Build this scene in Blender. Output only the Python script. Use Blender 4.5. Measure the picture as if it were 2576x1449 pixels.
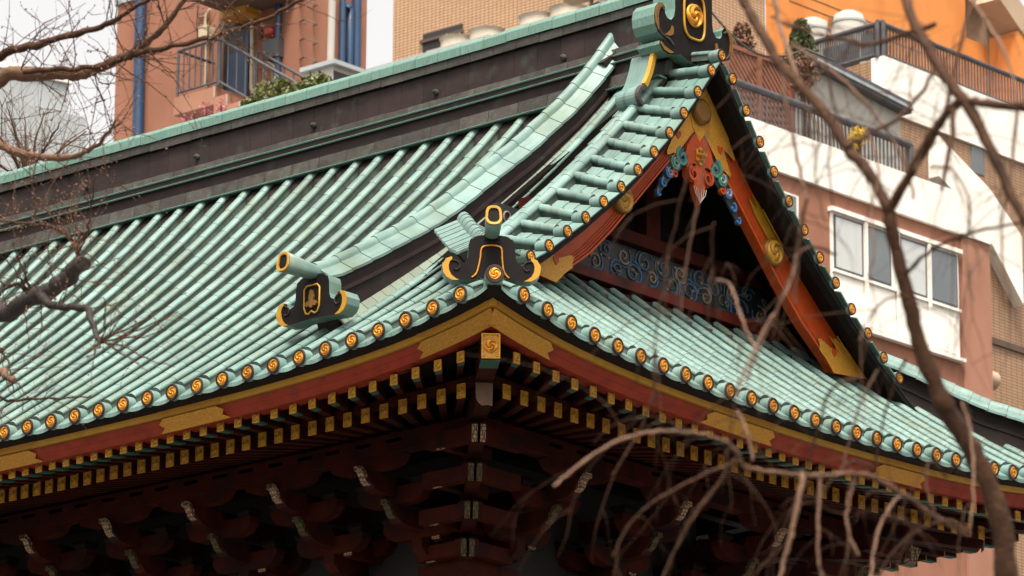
import bpy, math, random
from mathutils import Vector, Matrix
R = math.radians
random.seed(7)
for o in list(bpy.data.objects): bpy.data.objects.remove(o)
scene = bpy.context.scene
col = scene.collection

# ------------------------------------------------------------------ camera
HEAD, PITCH, ROLL, FPX = R(131.0647), R(15.8955), R(0.35195), 11594.8      # telephoto from the forecourt
cam_d = bpy.data.cameras.new('camera'); cam = bpy.data.objects.new('camera', cam_d); col.objects.link(cam)
cam_d.sensor_width = 36.0; cam_d.lens = 36.0 * FPX / 2576.0
cam_d.clip_start = 0.5; cam_d.clip_end = 4000
CAM = Vector((0, 0, 1.6))
_h = Vector((math.cos(HEAD), math.sin(HEAD), 0)); _r = Vector((_h.y, -_h.x, 0))
_F = _h * math.cos(PITCH) + Vector((0, 0, 1)) * math.sin(PITCH); _U = _r.cross(_F)
_r, _U = _r * math.cos(ROLL) + _U * math.sin(ROLL), _U * math.cos(ROLL) - _r * math.sin(ROLL)
cam.matrix_world = Matrix(((_r.x, _U.x, -_F.x, CAM.x), (_r.y, _U.y, -_F.y, CAM.y), (_r.z, _U.z, -_F.z, CAM.z), (0, 0, 0, 1)))
scene.camera = cam
cam_d.dof.use_dof = True; cam_d.dof.focus_distance = 38.0; cam_d.dof.aperture_fstop = 7.1
# ------------------------------------------------------------------ sky, sun, exposure
SUN_EL, SUN_AZ = R(64), R(-52)          # direction to the sun measured from +X
sdir = Vector((math.cos(SUN_EL) * math.cos(SUN_AZ), math.cos(SUN_EL) * math.sin(SUN_AZ), math.sin(SUN_EL)))
world = bpy.data.worlds.new('World'); scene.world = world; world.use_nodes = True
wn = world.node_tree; bg = wn.nodes['Background']
sky = wn.nodes.new('ShaderNodeTexSky'); sky.sky_type = 'NISHITA'; sky.sun_disc = False
sky.sun_elevation = SUN_EL; sky.sun_rotation = math.atan2(sdir.x, sdir.y)
sky.dust_density = 6.0; sky.air_density = 1.0; sky.ozone_density = 1.0
hs = wn.nodes.new('ShaderNodeHueSaturation'); hs.inputs['Saturation'].default_value = 0.22
wn.links.new(sky.outputs[0], hs.inputs['Color']); tint = wn.nodes.new('ShaderNodeMix'); tint.data_type = 'RGBA'; tint.blend_type = 'MULTIPLY'; tint.inputs['Factor'].default_value = 1.0
tint.inputs['B'].default_value = (1.06, 1.0, .92, 1); wn.links.new(hs.outputs[0], tint.inputs['A']); wn.links.new(tint.outputs['Result'], bg.inputs[0])
bg.inputs[1].default_value = 0.15
sun_d = bpy.data.lights.new('sun', 'SUN'); sun = bpy.data.objects.new('sun', sun_d); col.objects.link(sun)
sun_d.energy = 2.0; sun_d.angle = R(14); sun_d.color = (1.0, 0.92, 0.80)
sun.rotation_euler = sdir.to_track_quat('Z', 'Y').to_euler(); sun.location = (0, 0, 60)
vs = scene.view_settings
vs.view_transform = 'Standard'; vs.look = 'None'; vs.gamma = 1.0; vs.use_curve_mapping = False
vs.exposure = 1.15
scene.render.resolution_x = 1024; scene.render.resolution_y = 576
scene.render.engine = 'CYCLES'
scene.cycles.max_bounces = 6

# ------------------------------------------------------------------ helpers
O = Vector((-23.46064, 26.71697, 11.83877))           # eave corner of the hall; hall axes are the world axes
def ray(x, y): return _F + (x - 1288.0) / FPX * _r + (724.5 - y) / FPX * _U
def on_x(x, y, v):
    d = ray(x, y); return CAM + d * ((O.x + v - CAM.x) / d.x) - O
def on_y(x, y, v):
    d = ray(x, y); return CAM + d * ((O.y + v - CAM.y) / d.y) - O
def deep(x, y, dist): return CAM + ray(x, y) * dist - O
def sd(x0, y0, sc): return lambda x, y: ((x0 + x / sc) / 1.5528, (y0 + y / sc) / 1.5528)
Z1 = sd(0, 0, 1.7167); Z2 = sd(1300, 0, 1.7167); Z3 = sd(2500, 0, 1.7167); Z6 = sd(2500, 700, 1.7167); Z4 = sd(0, 700, 1.7167)
G3 = sd(2500, 1400, 1.7047); G5 = sd(2000, 500, 1.4493); T0 = sd(0, 0, 1.21333); T3 = sd(2800, 0, 1.21333)

WM = {}
def place(o, parent, M):
    """M is the world matrix wanted"""
    col.objects.link(o)
    WM[o.name] = M
    if parent is not None:
        o.parent = parent; o.matrix_basis = WM[parent.name].inverted() @ M
    else: o.matrix_basis = M
    return o
def tag(o, label=None, cat=None, group=None, kind=None):
    if label: o['label'] = label
    if cat: o['category'] = cat
    if group: o['group'] = group
    if kind: o['kind'] = kind
    return o
TO = Matrix.Translation(O)
def empty(name, loc, **k):
    o = bpy.data.objects.new(name, None); o.empty_display_size = .3
    place(o, None, Matrix.Translation(loc)); return tag(o, **k)

class MB:
    def __init__(s): s.v = []; s.f = []; s.m = []; s.sm = []
    def add(s, vs, fs, mi=0, smooth=False, M=None):
        b = len(s.v)
        for p in vs:
            p = Vector(p); s.v.append(M @ p if M is not None else p)
        for f in fs: s.f.append([b + i for i in f]); s.m.append(mi); s.sm.append(smooth)
        return s
    def box(s, a, b, mi=0, M=None):
        x0, y0, z0 = [min(p, q) for p, q in zip(a, b)]; x1, y1, z1 = [max(p, q) for p, q in zip(a, b)]
        return s.add([(x0,y0,z0),(x1,y0,z0),(x1,y1,z0),(x0,y1,z0),(x0,y0,z1),(x1,y0,z1),(x1,y1,z1),(x0,y1,z1)],
              [(0,3,2,1),(4,5,6,7),(0,1,5,4),(1,2,6,5),(2,3,7,6),(3,0,4,7)], mi, False, M)
    def beam(s, p, q, w, h, up=(0,0,1), mi=0):
        p = Vector(p); q = Vector(q); t = (q - p); L = t.length; t.normalize()
        sx = t.cross(Vector(up)).normalized(); n = sx.cross(t)
        M = Matrix(((sx.x,t.x,n.x,p.x),(sx.y,t.y,n.y,p.y),(sx.z,t.z,n.z,p.z),(0,0,0,1)))
        return s.box((-w/2,0,-h/2),(w/2,L,h/2), mi, M)
    def tube(s, pts, rad, n=8, mi=0, cap=True, smooth=True, flat=1.0):
        pts = [Vector(p) for p in pts]; k = len(pts)
        if not hasattr(rad, '__len__'): rad = [rad] * k
        b = len(s.v); up = Vector((0.13, 0.21, 1)); prev = None
        for i, p in enumerate(pts):
            t = (pts[min(i+1,k-1)] - pts[max(i-1,0)])
            if t.length < 1e-9: t = Vector((0,0,1))
            t.normalize()
            a = (prev - t * prev.dot(t)) if prev is not None else t.cross(up)
            if a.length < 1e-4: a = t.cross(Vector((1,0,0)))
            a.normalize(); prev = a; c = t.cross(a)
            for j in range(n):
                th = 2 * math.pi * j / n
                s.v.append(p + (a * math.cos(th) + c * math.sin(th) * flat) * rad[i])
        for i in range(k-1):
            for j in range(n):
                s.f.append([b+i*n+j, b+i*n+(j+1)%n, b+(i+1)*n+(j+1)%n, b+(i+1)*n+j]); s.m.append(mi); s.sm.append(smooth)
        if cap:
            for e, rev in ((0, True), (k-1, False)):
                q = len(s.v); s.v += [s.v[b+e*n+j].copy() for j in range(n)]
                f = [q+j for j in range(n)]; s.f.append(f[::-1] if rev else f); s.m.append(mi); s.sm.append(False)
        return s
    def prism(s, poly, d0, d1, M=None, mf=0, ms=0):
        """poly in local XZ, extruded along local Y from d0 (front) to d1"""
        n = len(poly); area = sum(poly[i][0]*poly[(i+1)%n][1]-poly[(i+1)%n][0]*poly[i][1] for i in range(n))
        if area < 0: poly = poly[::-1]
        vs = [(x, d0, z) for x, z in poly] + [(x, d1, z) for x, z in poly]
        s.add(vs, [list(range(n))], mf, False, M)
        b = len(s.v) - 2*n
        s.f.append([b+n+i for i in range(n)][::-1]); s.m.append(ms); s.sm.append(False)
        for i in range(n):
            j = (i+1) % n; s.f.append([b+i, b+n+i, b+n+j, b+j]); s.m.append(ms); s.sm.append(False)
        return s
    def sweep(s, prof, frames, mi=0, close=False, caps=True, smooth=False):
        """prof: [(a,b)], frames: [(origin, A, B)]"""
        b = len(s.v); n = len(prof)
        for o_, A, B in frames:
            for a_, b_ in prof: s.v.append(o_ + A * a_ + B * b_)
        rng = n if close else n - 1
        for i in range(len(frames)-1):
            for j in range(rng):
                s.f.append([b+i*n+j, b+i*n+(j+1)%n, b+(i+1)*n+(j+1)%n, b+(i+1)*n+j]); s.m.append(mi); s.sm.append(smooth)
        if caps:
            for e, rev in ((0, True), (len(frames)-1, False)):
                q = len(s.v); s.v += [s.v[b+e*n+j].copy() for j in range(n)]
                f = [q+j for j in range(n)]; s.f.append(f[::-1] if rev else f); s.m.append(mi); s.sm.append(False)
        return s
    def mesh(s, name, mats):
        me = bpy.data.meshes.new(name); me.from_pydata([tuple(p) for p in s.v], [], s.f)
        for m in (mats if isinstance(mats, (list, tuple)) else [mats]): me.materials.append(MAT[m])
        me.polygons.foreach_set('material_index', s.m); me.polygons.foreach_set('use_smooth', s.sm)
        me.update(); return me
    def build(s, name, mats, parent=None, M=None, **k):
        o = bpy.data.objects.new(name, s.mesh(name, mats))
        place(o, parent, M if M is not None else TO); return tag(o, **k)
def inst(name, me, parent, Mlocal, **k):
    o = bpy.data.objects.new(name, me); place(o, parent, TO @ Mlocal); return tag(o, **k)
def frame(p, X, Y, Z):
    return Matrix(((X.x,Y.x,Z.x,p[0]),(X.y,Y.y,Z.y,p[1]),(X.z,Y.z,Z.z,p[2]),(0,0,0,1)))
def interp(tab, x):
    if x <= tab[0][0]: return tab[0][1] + (x-tab[0][0])*(tab[1][1]-tab[0][1])/(tab[1][0]-tab[0][0])
    for (a, p), (b, q) in zip(tab, tab[1:]):
        if x <= b: return p + (q-p)*(x-a)/(b-a)
    (a, p), (b, q) = tab[-2:]; return q + (x-b)*(q-p)/(b-a)
def catmull(pts, n=6):
    pts = [Vector(p) for p in pts]; out = []
    for i in range(len(pts)-1):
        p0 = pts[max(i-1,0)]; p1 = pts[i]; p2 = pts[i+1]; p3 = pts[min(i+2,len(pts)-1)]
        for j in range(n):
            t = j / n
            out.append(.5*((2*p1)+(p2-p0)*t+(2*p0-5*p1+4*p2-p3)*t*t+(3*p1-p0-3*p2+p3)*t**3))
    out.append(pts[-1]); return out

# ------------------------------------------------------------------ materials
MAT = {}
def mat(name, c1, c2=None, rough=.6, metal=0., scale=6., detail=4., bump=0., bscale=None, stretch=None, vary=0., spec=.5, dark=None, darks=3., darkt=(.55,.75), streak=None):
    m = bpy.data.materials.new(name); m.use_nodes = True; nt = m.node_tree; N = nt.nodes; L = nt.links
    b = N['Principled BSDF']; b.inputs['Roughness'].default_value = rough; b.inputs['Metallic'].default_value = metal
    b.inputs['Specular IOR Level'].default_value = spec
    g = N.new('ShaderNodeNewGeometry'); vec = g.outputs['Position']
    if stretch:
        mp = N.new('ShaderNodeMapping'); mp.inputs['Scale'].default_value = stretch; L.new(vec, mp.inputs[0]); vec = mp.outputs[0]
    nz = N.new('ShaderNodeTexNoise'); nz.inputs['Scale'].default_value = scale; nz.inputs['Detail'].default_value = detail; L.new(vec, nz.inputs['Vector'])
    mx = N.new('ShaderNodeMix'); mx.data_type = 'RGBA'
    rp = N.new('ShaderNodeMapRange'); rp.inputs[1].default_value = .3; rp.inputs[2].default_value = .7
    L.new(nz.outputs['Fac'], rp.inputs[0]); L.new(rp.outputs[0], mx.inputs['Factor'])
    mx.inputs['A'].default_value = (*c1, 1); mx.inputs['B'].default_value = (*(c2 or c1), 1)
    out = mx.outputs['Result']
    if dark:
        n2 = N.new('ShaderNodeTexNoise'); n2.inputs['Scale'].default_value = darks; n2.inputs['Detail'].default_value = 6; L.new(g.outputs['Position'], n2.inputs['Vector'])
        r2 = N.new('ShaderNodeMapRange'); r2.inputs[1].default_value = darkt[0]; r2.inputs[2].default_value = darkt[1]; L.new(n2.outputs['Fac'], r2.inputs[0])
        m2 = N.new('ShaderNodeMix'); m2.data_type = 'RGBA'; L.new(r2.outputs[0], m2.inputs['Factor']); L.new(out, m2.inputs['A']); m2.inputs['B'].default_value = (*dark, 1); out = m2.outputs['Result']
    if streak:
        sp = N.new('ShaderNodeSeparateXYZ'); L.new(g.outputs['Position'], sp.inputs[0]); cb = N.new('ShaderNodeCombineXYZ'); L.new(sp.outputs['X'], cb.inputs[0]); L.new(sp.outputs['Z'], cb.inputs[2])
        mq = N.new('ShaderNodeMapping'); mq.inputs['Scale'].default_value = (22, 1, 1.6); L.new(cb.outputs[0], mq.inputs[0])
        n4 = N.new('ShaderNodeTexNoise'); n4.inputs['Scale'].default_value = 1.0; n4.inputs['Detail'].default_value = 5; n4.inputs['Roughness'].default_value = .65; L.new(mq.outputs[0], n4.inputs['Vector'])
        r4 = N.new('ShaderNodeMapRange'); r4.inputs[1].default_value = .50; r4.inputs[2].default_value = .72; r4.inputs[4].default_value = .85; L.new(n4.outputs['Fac'], r4.inputs[0])
        m4 = N.new('ShaderNodeMix'); m4.data_type = 'RGBA'; L.new(r4.outputs[0], m4.inputs['Factor']); L.new(out, m4.inputs['A']); m4.inputs['B'].default_value = (*streak, 1); out = m4.outputs['Result']
    if vary:
        oi = N.new('ShaderNodeObjectInfo'); ad = N.new('ShaderNodeMath'); ad.operation = 'ADD'
        L.new(oi.outputs['Random'], ad.inputs[0]); L.new(g.outputs['Random Per Island'], ad.inputs[1])
        fr = N.new('ShaderNodeMath'); fr.operation = 'FRACT'; L.new(ad.outputs[0], fr.inputs[0])
        mr = N.new('ShaderNodeMapRange'); mr.inputs[3].default_value = 1 - vary; mr.inputs[4].default_value = 1 + vary * .6; L.new(fr.outputs[0], mr.inputs[0])
        hv = N.new('ShaderNodeHueSaturation'); L.new(mr.outputs[0], hv.inputs['Value']); L.new(out, hv.inputs['Color']); out = hv.outputs[0]
    L.new(out, b.inputs['Base Color'])
    if bump:
        n3 = N.new('ShaderNodeTexNoise'); n3.inputs['Scale'].default_value = bscale or scale * 4; n3.inputs['Detail'].default_value = 5; L.new(vec, n3.inputs['Vector'])
        bp = N.new('ShaderNodeBump'); bp.inputs['Strength'].default_value = bump; bp.inputs['Distance'].default_value = .02
        L.new(n3.outputs['Fac'], bp.inputs['Height']); L.new(bp.outputs[0], b.inputs['Normal'])
    MAT[name] = m; return m
def tile_mat(name, c1, c2, grout, sx, sz, axis='x', size=.02, rough=.55):
    """small facade tiles too far away to tell apart: brick pattern on world coordinates"""
    m = bpy.data.materials.new(name); m.use_nodes = True; nt = m.node_tree; N = nt.nodes; L = nt.links
    b = N['Principled BSDF']; b.inputs['Roughness'].default_value = rough
    g = N.new('ShaderNodeNewGeometry'); sp = N.new('ShaderNodeSeparateXYZ'); L.new(g.outputs['Position'], sp.inputs[0])
    ad = N.new('ShaderNodeMath'); ad.operation = 'ADD'; L.new(sp.outputs['X'], ad.inputs[0]); L.new(sp.outputs['Y'], ad.inputs[1])
    cb = N.new('ShaderNodeCombineXYZ'); L.new(ad.outputs[0], cb.inputs[0]); L.new(sp.outputs['Z'], cb.inputs[1])
    br = N.new('ShaderNodeTexBrick'); br.inputs['Color1'].default_value = (*c1,1); br.inputs['Color2'].default_value = (*c2,1); br.inputs['Mortar'].default_value = (*grout,1)
    br.inputs['Scale'].default_value = 1.0; br.inputs['Brick Width'].default_value = sx; br.inputs['Row Height'].default_value = sz; br.inputs['Mortar Size'].default_value = size; br.offset = 0.0
    L.new(cb.outputs[0], br.inputs['Vector'])
    nz = N.new('ShaderNodeTexNoise'); nz.inputs['Scale'].default_value = .4; L.new(g.outputs['Position'], nz.inputs['Vector'])
    mr = N.new('ShaderNodeMapRange'); mr.inputs[3].default_value = .82; mr.inputs[4].default_value = 1.15; L.new(nz.outputs['Fac'], mr.inputs[0])
    hv = N.new('ShaderNodeHueSaturation'); L.new(mr.outputs[0], hv.inputs['Value']); L.new(br.outputs['Color'], hv.inputs['Color'])
    L.new(hv.outputs[0], b.inputs['Base Color']); MAT[name] = m
mat('patina', (.100,.185,.168), (.160,.250,.228), streak=(.066,.100,.084), rough=.42, scale=5, vary=.17, bump=.05, bscale=60, dark=(.105,.15,.105), darks=2.2, darkt=(.47,.78))
mat('patina_side', (.135,.195,.165), (.19,.25,.215), rough=.5, scale=9, vary=.22, bump=.15, bscale=50, dark=(.05,.055,.045), darks=6., darkt=(.5,.75))
mat('patina_pan', (.12,.16,.115), (.165,.205,.16), rough=.5, scale=6, vary=.12, bump=.05, bscale=60, dark=(.13,.15,.10), darks=3., darkt=(.5,.75))
mat('patina_wall_shaded', (.062,.088,.076), (.10,.13,.115), rough=.55, scale=12, vary=.3, dark=(.05,.055,.047), darks=9., darkt=(.45,.7))  # batten sides between the tile rows; their shade is put into a darker patina
mat('patina_ridge', (.075,.165,.13), (.145,.25,.215), rough=.5, scale=16, stretch=(6,6,.7), vary=.08, bump=.2)
mat('copper_dark', (.020,.013,.013), (.034,.022,.021), spec=.2, rough=.65, scale=5, vary=.18, bump=.2, dark=(.05,.062,.05), darks=4, darkt=(.58,.8))
mat('copper_worn', (.030,.025,.022), (.062,.066,.055), spec=.25, rough=.65, scale=10, vary=.3, bump=.3, dark=(.05,.04,.038), darks=7, darkt=(.45,.65))
mat('black_lacquer', (.006,.0045,.0045), (.010,.0075,.007), rough=.65, scale=8, spec=.12)
mat('shadow_timber', (.005,.004,.0035), (.008,.005,.0045), spec=.06, rough=.6, scale=6)  # soffit and gable timber, near black: the shade there is put into the colour
mat('gold', (.66,.28,.018), (.56,.22,.013), rough=.42, metal=.4, scale=30, vary=.22, bump=.12, bscale=90, dark=(.30,.11,.008), darks=14, darkt=(.55,.75))
mat('gold_relief', (.40,.185,.018), (.62,.30,.03), rough=.45, metal=.35, scale=55, vary=.18, bump=.5, bscale=130)
mat('gold_strip', (.44,.23,.016), (.36,.18,.012), rough=.5, metal=.25, scale=12)
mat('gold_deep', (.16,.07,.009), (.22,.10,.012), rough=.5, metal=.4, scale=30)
mat('brown_groove', (.09,.035,.006), (.12,.05,.008), rough=.5, metal=.3)
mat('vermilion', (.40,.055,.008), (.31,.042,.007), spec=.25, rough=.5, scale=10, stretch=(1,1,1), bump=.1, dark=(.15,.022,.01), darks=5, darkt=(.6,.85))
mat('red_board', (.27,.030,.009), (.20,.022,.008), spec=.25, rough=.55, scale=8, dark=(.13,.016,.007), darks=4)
mat('red_timber', (.050,.0085,.0045), (.028,.0055,.0038), spec=.06, rough=.6, scale=7, dark=(.016,.007,.006), darks=3, darkt=(.45,.65))  # red timber darkened in colour to carry the shade under the eaves
mat('teal_paint', (.02,.10,.07), (.015,.07,.05), rough=.5, scale=20)
mat('scroll_teal', (.03,.22,.16), (.02,.14,.11), rough=.5, scale=40)
mat('scroll_blue', (.02,.07,.22), (.03,.13,.30), rough=.5, scale=40)
mat('scroll_white', (.40,.38,.36), (.30,.30,.30), rough=.5, scale=40)
mat('scroll_cream', (.18,.14,.10), (.12,.095,.07), rough=.6, scale=60)
mat('scroll_sky', (.035,.075,.10), (.022,.05,.07), rough=.6, scale=60)
mat('frieze_navy', (.008,.010,.014), (.012,.015,.019), rough=.6, scale=14)
mat('pale_carving', (.30,.22,.15), (.36,.27,.19), rough=.6, scale=25)
mat('olive_carving', (.06,.052,.022), (.085,.07,.03), rough=.6, scale=25)
mat('leather_cap', (.17,.10,.065), (.13,.075,.05), rough=.7, scale=14)
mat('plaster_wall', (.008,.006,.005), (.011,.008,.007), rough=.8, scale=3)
mat('stone', (.28,.27,.25), (.36,.35,.32), rough=.85, scale=2, bump=.3)
mat('ground', (.075,.072,.066), (.10,.095,.088), rough=.9, scale=.8, bump=.3)
# ------------------------------------------------------------------ the ground
g = MB(); g.box((-900,-900,-.5),(900,900,0)); tag(g.build('ground', 'ground', None, Matrix.Identity(4)), kind='structure')

# ------------------------------------------------------------------ shrine hall: roof surfaces (hall axes, origin = eave corner)
YR = 4.44; DEP = 8.88; XL = -15.6                 # ridge line, depth, far end of the hall
TP = .2975                                        # tile pitch
hall = empty('shrine_hall', (O.x-7.8, O.y+YR, 0), label='dark wooden shrine hall with curved green copper tile roof and gilded eaves', cat='shrine')
def P(v): return -.395 + .66*v + .015*v*v + .00533*v**3
def lift(u): return .395*math.exp(-max(u,0)/1.28)
def Fz(u, v): return P(v) + lift(u)*math.exp(-max(v,0)/1.6)
def zf(x, y): return Fz(min(-x, x-XL), y)
def zs(x, y): return Fz(min(y, DEP-y), -x)
def fr_front(x, y):
    e = .01; s = (zf(x,y+e)-zf(x,y-e))/(2*e); sx = (zf(x+e,y)-zf(x-e,y))/(2*e)
    T = Vector((0,1,s)).normalized(); S = Vector((1,0,sx)).normalized(); N = S.cross(T).normalized(); return Vector((x,y,zf(x,y))), S, T, N
def fr_side(x, y):
    e = .01; s = (zs(x-e,y)-zs(x+e,y))/(2*e); sy = (zs(x,y+e)-zs(x,y-e))/(2*e)
    T = Vector((-1,0,s)).normalized(); S = Vector((0,1,sy)).normalized(); N = S.cross(T).normalized(); return Vector((x,y,zs(x,y))), S, T, N

# decking under the tiles
def deck(pts_fn, us, vs, off):
    m = MB(); nv = len(vs)
    for u in us:
        for v in vs:
            p, S, T, N = pts_fn(u, v); m.v.append(p - N*off)
    for i in range(len(us)-1):
        for j in range(nv-1):
            a = i*nv+j; m.f.append([a, a+nv, a+nv+1, a+1]); m.m.append(0); m.sm.append(True)
    return m
VV = [0,.15,.4,.8,1.2,1.6,2.0,2.5,3.0,3.5,4.0,4.3]
def front_pt(u, v):                                # hip limits the front slope near the corner
    xmax = -min(v, 1.74); x = XL + 1.74 + (xmax - XL - 1.74)*u if v > 1.74 else (XL+v) + (-v-XL-v)*u
    return fr_front(x, v)
NU = 60
f_us = [i/NU for i in range(NU+1)]
front_slope = deck(front_pt, f_us, VV, .075).build('front_roof_slope', 'patina_side', hall)
def side_pt(u, v):
    y = v + (DEP-2*v)*u; return fr_side(-v, y)
side_slope = deck(side_pt, [i/40 for i in range(41)], [0,.15,.4,.8,1.2,1.6,2.2], .075).build('side_roof_slope', 'patina_side', hall)
def back_pt(u, v):
    p, S, T, N = front_pt(u, v); fl = lambda a: Vector((a.x, -a.y, a.z))
    return Vector((p.x, DEP-p.y, p.z)), S, fl(T), fl(N)
m = deck(back_pt, f_us, VV, .075); m.f = [f[::-1] for f in m.f]; m.build('rear_roof_slope', 'patina_side', hall)
def left_pt(u, v):
    p, S, T, N = side_pt(u, v); fl = lambda a: Vector((-a.x, a.y, a.z))
    return Vector((XL-p.x, p.y, p.z)), S, fl(T), fl(N)
m = deck(left_pt, [i/20 for i in range(21)], [0,.4,.8,1.2,1.6,2.2], .075); m.f = [f[::-1] for f in m.f]; m.build('far_side_roof_slope', 'patina_side', hall)

# --- tile meshes (local X across, Y up the slope 0..1, Z out)
def barrel(hw, hh, wall, n=7, lo=1.025, hi=.985, zc=.010):
    """rounded cap overhanging a narrower batten; low end slightly larger so that every joint shows"""
    m = MB(); b = hw*.80
    prof = [(b, -wall), (b, zc-.004)] + [(hw*math.cos(math.pi*i/n), zc+hh*math.sin(math.pi*i/n)) for i in range(n+1)] + [(-b, zc-.004), (-b, -wall)]
    k = len(prof)
    for yy, s in ((0, lo), (1.02, hi)):
        for a, c in prof: m.v.append(Vector((a*s, yy, zc+(c-zc)*s if c > 0 else c)))
    for j in range(k-1):
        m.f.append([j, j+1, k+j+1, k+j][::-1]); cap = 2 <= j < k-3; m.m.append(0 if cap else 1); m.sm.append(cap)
    q = len(m.v); m.v += [v.copy() for v in m.v[:k]]; m.f.append([q+i for i in range(k)]); m.m.append(1); m.sm.append(False)
    m.f = [f[::-1] for f in m.f]
    return m
def plate(w, t, lowlift):
    m = MB(); m.add([(-w/2,0,lowlift),(w/2,0,lowlift),(w/2,1.05,0),(-w/2,1.05,0),(-w/2,0,lowlift+t),(w/2,0,lowlift+t),(w/2,1.05,t),(-w/2,1.05,t)],
        [(0,3,2,1),(4,5,6,7),(0,1,5,4),(1,2,6,5),(2,3,7,6),(3,0,4,7)]); return m
me_cover = barrel(.052, .043, .055).mesh('cover_tile', ['patina', 'patina_wall_shaded'])
me_pan = plate(.19, .012, .012).mesh('pan_tile', 'patina_pan')
SEG = .245
covers, pans = [], []
def tile_row(fn, fixed, along, v0, v1, skip=None):
    """walk up the slope collecting tile matrices; fn(fixed, v) -> frame"""
    v = v0; n = 0
    while v < v1 - .03:
        p, S, T, N = fn(fixed, v)
        slope = math.sqrt(max(1e-6, 1 - T.z*T.z)); L = min(SEG, (v1-v)/slope)
        if not (skip and skip(v)):
            covers.append(frame(p, S, T*L, N))
        pp = fn(fixed + along*TP*.5, v) if True else None
        q, S2, T2, N2 = pp
        pans.append(frame(q - N2*.066, S2, T2*L, N2)) if not (skip and skip(v)) else None
        v += L*slope; n += 1
k = 0; x = -.37
front_rows = []
while x > -11.6:
    top = 4.22
    if x > -1.3: top = max(.12, -x - .10)
    elif x > -1.6: top = 1.55
    sk = None
    if -2.62 < x < -2.2: sk = lambda v: v > .62
    tile_row(lambda a, v: fr_front(a, v), x, -1, .10, top, sk); front_rows.append(x); x -= TP
yk = .352; side_rows = []
while yk < DEP - .3:
    u = min(yk, DEP-yk); tile_row(lambda a, v: fr_side(-v, a), yk, 1, .10, min(2.05, max(.12, u-.10))); side_rows.append(yk); yk += TP
# one extra narrow row hard against each hip is left to the corner ridge
def cam_size(Mx):
    p = Mx.translation + O - CAM; d = p.dot(_F); sx = p.dot(_r)/d*FPX; sy = p.dot(_U)/d*FPX
    return (0 if abs(sx) > 1300 or abs(sy) > 740 else 1, -d)
def spread(name, lst, me, mats, parent_of):
    lst.sort(key=cam_size, reverse=True)
    for Mx in lst[:300]: inst(name, me, parent_of(Mx), Mx)
    rest = lst[300:]
    if rest:
        big = MB()
        src = [v.co.copy() for v in me.vertices]; fs = [list(p.vertices) for p in me.polygons]; mi = [p.material_index for p in me.polygons]; sm = [p.use_smooth for p in me.polygons]
        for Mx in rest:
            b = len(big.v); big.v += [Mx @ v for v in src]; big.f += [[b+i for i in f] for f in fs]; big.m += mi; big.sm += sm
        big.build(name + 's_beyond', mats, front_slope, kind='stuff')
pick = lambda Mx: side_slope if abs(Mx.col[1].x) > abs(Mx.col[1].y) else front_slope
spread('cover_tile', covers, me_cover, ['patina', 'patina_wall_shaded'], pick)
spread('pan_tile', pans, me_pan, 'patina_pan', pick)

# --- round eave ends with gilded comma crests
def crest_mesh(r, name, mats='gold', depth=.009):
    """three commas chasing each other in relief, grooves darker"""
    m = MB(); nr, na = 12, 60
    hgt = lambda q, a: (.5+.5*math.cos(3*(a+3.3*q)+.5*math.cos(3*(a+3.3*q))))**.8
    m.v.append(Vector((0, -depth*.7, 0)))
    for i in range(1, nr+1):
        q = i/nr
        for j in range(na):
            a = 2*math.pi*j/na; h = depth*(.15 + .95*hgt(q,a)) if q < .86 else depth*.8
            if i == nr: h = 0
            m.v.append(Vector((q*r*math.cos(a), -h, q*r*math.sin(a))))
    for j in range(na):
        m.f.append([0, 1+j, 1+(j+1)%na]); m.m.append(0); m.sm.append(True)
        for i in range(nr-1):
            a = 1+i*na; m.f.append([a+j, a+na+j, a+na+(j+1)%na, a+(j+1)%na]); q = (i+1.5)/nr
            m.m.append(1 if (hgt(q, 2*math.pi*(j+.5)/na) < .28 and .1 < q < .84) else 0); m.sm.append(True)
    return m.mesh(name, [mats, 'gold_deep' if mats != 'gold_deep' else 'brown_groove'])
def ring_mesh(r_out, r_in, length, name):
    """collar facing local -Y with a recessed seat; front face dark, side patina"""
    m = MB(); n = 24
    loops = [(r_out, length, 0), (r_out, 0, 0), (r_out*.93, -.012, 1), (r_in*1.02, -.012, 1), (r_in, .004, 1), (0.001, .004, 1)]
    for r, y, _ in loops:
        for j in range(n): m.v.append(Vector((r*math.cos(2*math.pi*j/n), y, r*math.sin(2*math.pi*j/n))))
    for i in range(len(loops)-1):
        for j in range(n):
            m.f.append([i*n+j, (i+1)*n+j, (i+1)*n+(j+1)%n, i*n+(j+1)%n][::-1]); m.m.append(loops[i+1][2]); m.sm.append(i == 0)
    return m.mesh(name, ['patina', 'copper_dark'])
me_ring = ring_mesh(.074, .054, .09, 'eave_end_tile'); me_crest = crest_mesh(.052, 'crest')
def eave_end(p, face, me_r=me_ring, me_c=me_crest, name='eave_end_tile', spin=None, parent=None):
    Y = -Vector(face).normalized(); X = Y.cross(Vector((0,0,1))).normalized(); Z = X.cross(Y)
    o = inst(name, me_r, parent or hall, frame(p, X, Y, Z))
    a = random.uniform(-.25,.25) if spin is None else spin
    M2 = frame(Vector(p) - Y*.004, X, Y, Z) @ Matrix.Rotation(a, 4, 'Y'); inst('crest', me_c, o, M2); return o
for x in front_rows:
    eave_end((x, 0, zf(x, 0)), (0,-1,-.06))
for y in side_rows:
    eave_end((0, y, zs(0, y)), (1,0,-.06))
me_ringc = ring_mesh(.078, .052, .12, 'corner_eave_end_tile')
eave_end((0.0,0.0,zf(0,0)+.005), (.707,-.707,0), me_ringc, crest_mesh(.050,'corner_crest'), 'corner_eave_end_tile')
m = MB(); fr = []
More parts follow.
